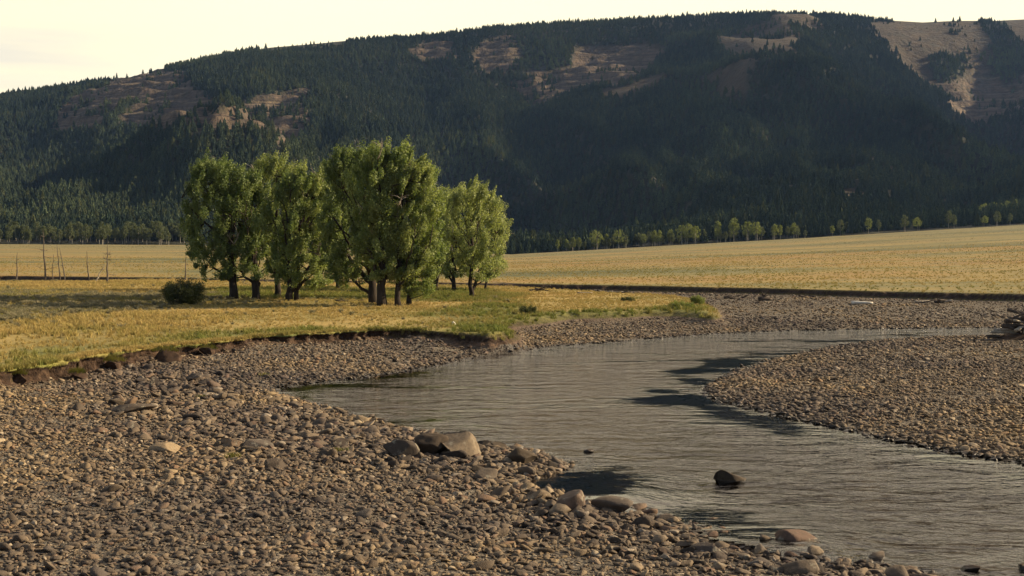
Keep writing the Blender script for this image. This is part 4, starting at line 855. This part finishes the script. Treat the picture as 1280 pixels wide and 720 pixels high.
# ------------------------------------------------------------------ boulders, one by one
def boulder(px, base, w, h_, seed, label, mat=M_ROCK, depth=.8, cuts=8, rz=None, name='boulder', cat='rock', group=None, sub=4):
    x, y, z = place(px, base - 1); z = max(z, 0 if z < 0 else z); s = y / FPX * 1.14; sx, sz = w * s, h_ * s * 1.4 / cp
    me = rock_mesh(name, sub, seed, (sx * 1.02, sx * depth, sz), mat, cuts, .28, wedge=(seed in (1, 12))); o = obj(name, me); y2 = y + sx * depth * .25
    o.location = (x, y2, max(gz(x, y2), 0.) + sz * .12); o.rotation_euler = (0, 0, rz if rz is not None else ((seed * 1.7) % .6 - .3)); return tag(o, label, cat, group)
BL = [
 (912, 604, 38, 17, 1, 'dark wedge-shaped rock alone in the open river', M_DARKROCK, .7, 6), (738, 566, 15, 6, 2, 'tiny tan rock poking from the river off the stony spit', M_ROCK, .7, 4),
 (1003, 684, 58, 23, 3, 'angular split rock standing in shallow water near the bottom', M_ROCK, .7, 9), (709, 640, 42, 28, 4, 'peaked brown boulder beside the dark pool', M_ROCK, .7, 6),
 (766, 642, 48, 20, 5, 'low tan boulder with pitted top right of the peaked one', M_ROCK, .7, 5), (671, 626, 34, 13, 6, 'long low rock at the near edge of the dark pool', M_ROCK, .6, 3),
 (499, 573, 44, 22, 7, 'smooth tan boulder left of the dark angular pair', M_ROCK, .7, 3), (540, 569, 46, 27, 8, 'dark angular boulder leaning on the largest grey one', M_DARKROCK, .8, 8),
 (572, 571, 50, 30, 9, 'largest grey angular boulder on the shore spit', M_ROCK, .8, 9), (568, 575, 30, 12, 10, 'dark hollowed rock at the foot of the largest grey boulder', M_DARKROCK, .7, 6),
 (600, 560, 26, 15, 11, 'blackish boulder at the waterline right of the largest grey one', M_DARKROCK, .8, 7), (655, 580, 40, 20, 12, 'brown slanting boulder near the tip of the spit', M_DARKROCK, .7, 4),
 (648, 560, 22, 10, 13, 'small rounded dark rock at the waterline of the spit tip', M_ROCK, .8, 5), (625, 562, 24, 9, 14, 'low black rock between the blackish boulder and the spit tip', M_DARKROCK, .8, 5),
 (286, 560, 36, 14, 15, 'rounded half-buried boulder beside a tuft of grass', M_ROCK, .8, 3), (340, 587, 28, 13, 16, 'squat boulder with a dark face in the middle of the cobbles', M_ROCK, .8, 5),
 (208, 566, 40, 11, 17, 'broad flat rock left of the half-buried boulder', M_ROCK, .8, 4), (326, 562, 44, 11, 18, 'long flat grey rock right of the half-buried boulder', M_ROCK, .7, 4),
 (190, 484, 15, 13, 19, 'pale upright rock below the cut bank', M_ROCK, .8, 7), (165, 517, 52, 12, 20, 'wide pale slab lying flat among the upper cobbles', M_ROCK, .8, 4),
 (122, 542, 26, 7, 21, 'small pale flat rock on the left gravel', M_ROCK, .8, 4), (885, 694, 40, 17, 22, 'rounded brown rock among the shallows near the bottom', M_ROCK, .8, 4),
 (836, 652, 30, 10, 23, 'flat tan rock at the edge of the lower dark pool', M_ROCK, .7, 3), (893, 653, 20, 9, 24, 'small block-shaped tan rock half in the lower dark pool', M_ROCK, .8, 7),
 (1010, 718, 52, 18, 25, 'wide tan boulder at the very bottom edge in the shallows', M_ROCK, .8, 5), (1140, 716, 34, 9, 26, 'flat pale stone at the bottom edge under the open water', M_ROCK, .8, 2),
 (1216, 714, 22, 8, 27, 'small dark stone at the bottom edge toward the right corner', M_DARKROCK, .8, 4), (1279, 712, 16, 14, 28, 'dark rock cut by the right edge at the bottom', M_DARKROCK, .8, 4),
 (350, 506, 20, 8, 29, 'tan rock at the head of the river inlet', M_ROCK, .8, 4), (367, 510, 18, 8, 30, 'pale blocky rock in the water at the river inlet', M_ROCK, .8, 6),
 (567, 407, 6, 5, 31, 'tiny white rock on the grass below the grove', None, .8, 3), (243, 476, 26, 8, 32, 'flat pale slab near the upper cobble slope', M_ROCK, .7, 6),
 (425, 560, 22, 12, 33, 'rounded rock with green tuft behind it, centre of the cobbles', M_ROCK, .8, 4), (610, 600, 30, 14, 34, 'light brown boulder on the cobbles behind the dark pool', M_ROCK, .8, 5)]
m_ = Mat('white_rock'); m_.b.inputs['Base Color'].default_value = C4(.62, .58, .5)
for b in BL: boulder(*b[:6], b[6] or m_.m, b[7], b[8])
# middling cobbles: one object each along the rocky shore
rg = np.random.default_rng(44); bands = [
 ([(150, 470), (330, 500), (420, 520), (520, 545), (690, 575), (700, 600), (560, 590), (400, 575), (230, 560), (120, 520)], 180, 8, 22, 'mid-sized angular cobble on the rough upper shore', 'cobbles of the rough upper shore'),
 ([(690, 625), (790, 648), (930, 682), (1060, 712), (900, 718), (760, 700), (640, 660)], 70, 12, 24, 'smooth flat tan cobble crowding the lower shore', 'cobbles crowding the lower shore'),
 ([(900, 676), (1000, 694), (1150, 716), (1250, 718), (1100, 719), (960, 710), (860, 690)], 34, 10, 22, 'flat cobble breaking the surface of the bottom shallows', 'cobbles in the bottom shallows')]
pm = [rock_mesh('cobble', 3, 700 + i, (1, .75, .45), M_ROCK if i % 4 else M_DARKROCK, 4 + i % 5, .3) for i in range(14)]
for poly, cnt, s0, s1, lab, grp in bands:
    arr = np.array(poly); c_ = 0
    while c_ < cnt:
        px, py = rg.uniform(arr[:, 0].min(), arr[:, 0].max()), rg.uniform(arr[:, 1].min(), arr[:, 1].max())
        if not inpoly(poly, np.array([px]), np.array([py]))[0]: continue
        x, y, z = place(px, py); z = max(z, -.06); s = y / FPX * rg.uniform(s0, s1); o = obj('cobble', pm[int(rg.integers(0, 14))]); o.location = (x, y, z + s * .12); o.scale = (s, s, s * rg.uniform(.8, 1.3)); o.rotation_euler = (rg.normal(0, .15), rg.normal(0, .15), rg.uniform(0, 6.28)); tag(o, lab, 'cobble', grp); c_ += 1
# turf blocks slumped at the foot of the cut bank
for i, (px, py, w, h_, lab) in enumerate([(140, 462, 34, 14, 'slumped turf block with green top at the foot of the left bank'), (206, 452, 40, 18, 'largest slumped turf block, yellow grass draping its right side'), (95, 464, 26, 12, 'small turf block fallen below the left bank'), (260, 443, 26, 9, 'low turf clod right of the largest slumped block'), (20, 478, 30, 12, 'crumbling turf block near the left edge of the picture')]):
    x, y, z = place(px, py); s = y / FPX; r_ = empty('turf_block', (x, y, z)); tag(r_, lab, 'turf block', 'turf blocks fallen from the bank'); sx = w * s; sz = h_ * s
    o = obj('soil', rock_mesh('soil', 4, 60 + i, (sx, sx * .6, sz * 1.5), M_SOIL, 6, .35), r_); o.location = (0, .2, sz * .25)
    rg2 = np.random.default_rng(i); V = []; F = []
    for k in range(150):
        a, q = rg2.uniform(0, 6.28), rg2.random() ** .5 * .43; bx_, by_ = math.cos(a) * q * sx, .2 + math.sin(a) * q * sx * .6; zz = sz * (.92 - 1.2 * q * q); hh_ = rg2.uniform(.12, .3); b = len(V); dx, dy = rg2.normal(0, .1, 2); V += [(bx_ - .02, by_, zz), (bx_ + .02, by_, zz), (bx_ + dx, by_ + dy - .03, zz + hh_)]; F.append((b, b + 1, b + 2))
    m_t = M_SPRIG; obj('grass', mesh_np('grass', np.array(V), np.array(F), m_t, False), r_)
# grass sprigs in the cobbles
for i, (px, py, lab) in enumerate([(290, 572, 'bright green grass sprig below the half-buried boulder'), (425, 566, 'green sprig between cobbles near the middle of the shore'), (252, 498, 'green sprig among the upper cobbles'), (330, 470, 'yellow-green tuft on the gravel slope under the bank')]):
    x, y, z = place(px, py); me = tuft_mesh('grass_sprig', 800 + i, M_SPRIG, 60, .22, .5, .012); me.transform(Matrix.Diagonal((1.1, .9, .8, 1))); o = obj('grass_sprig', me); o.location = (x, y, z + .05); tag(o, lab, 'plant', 'grass sprigs in the cobbles')
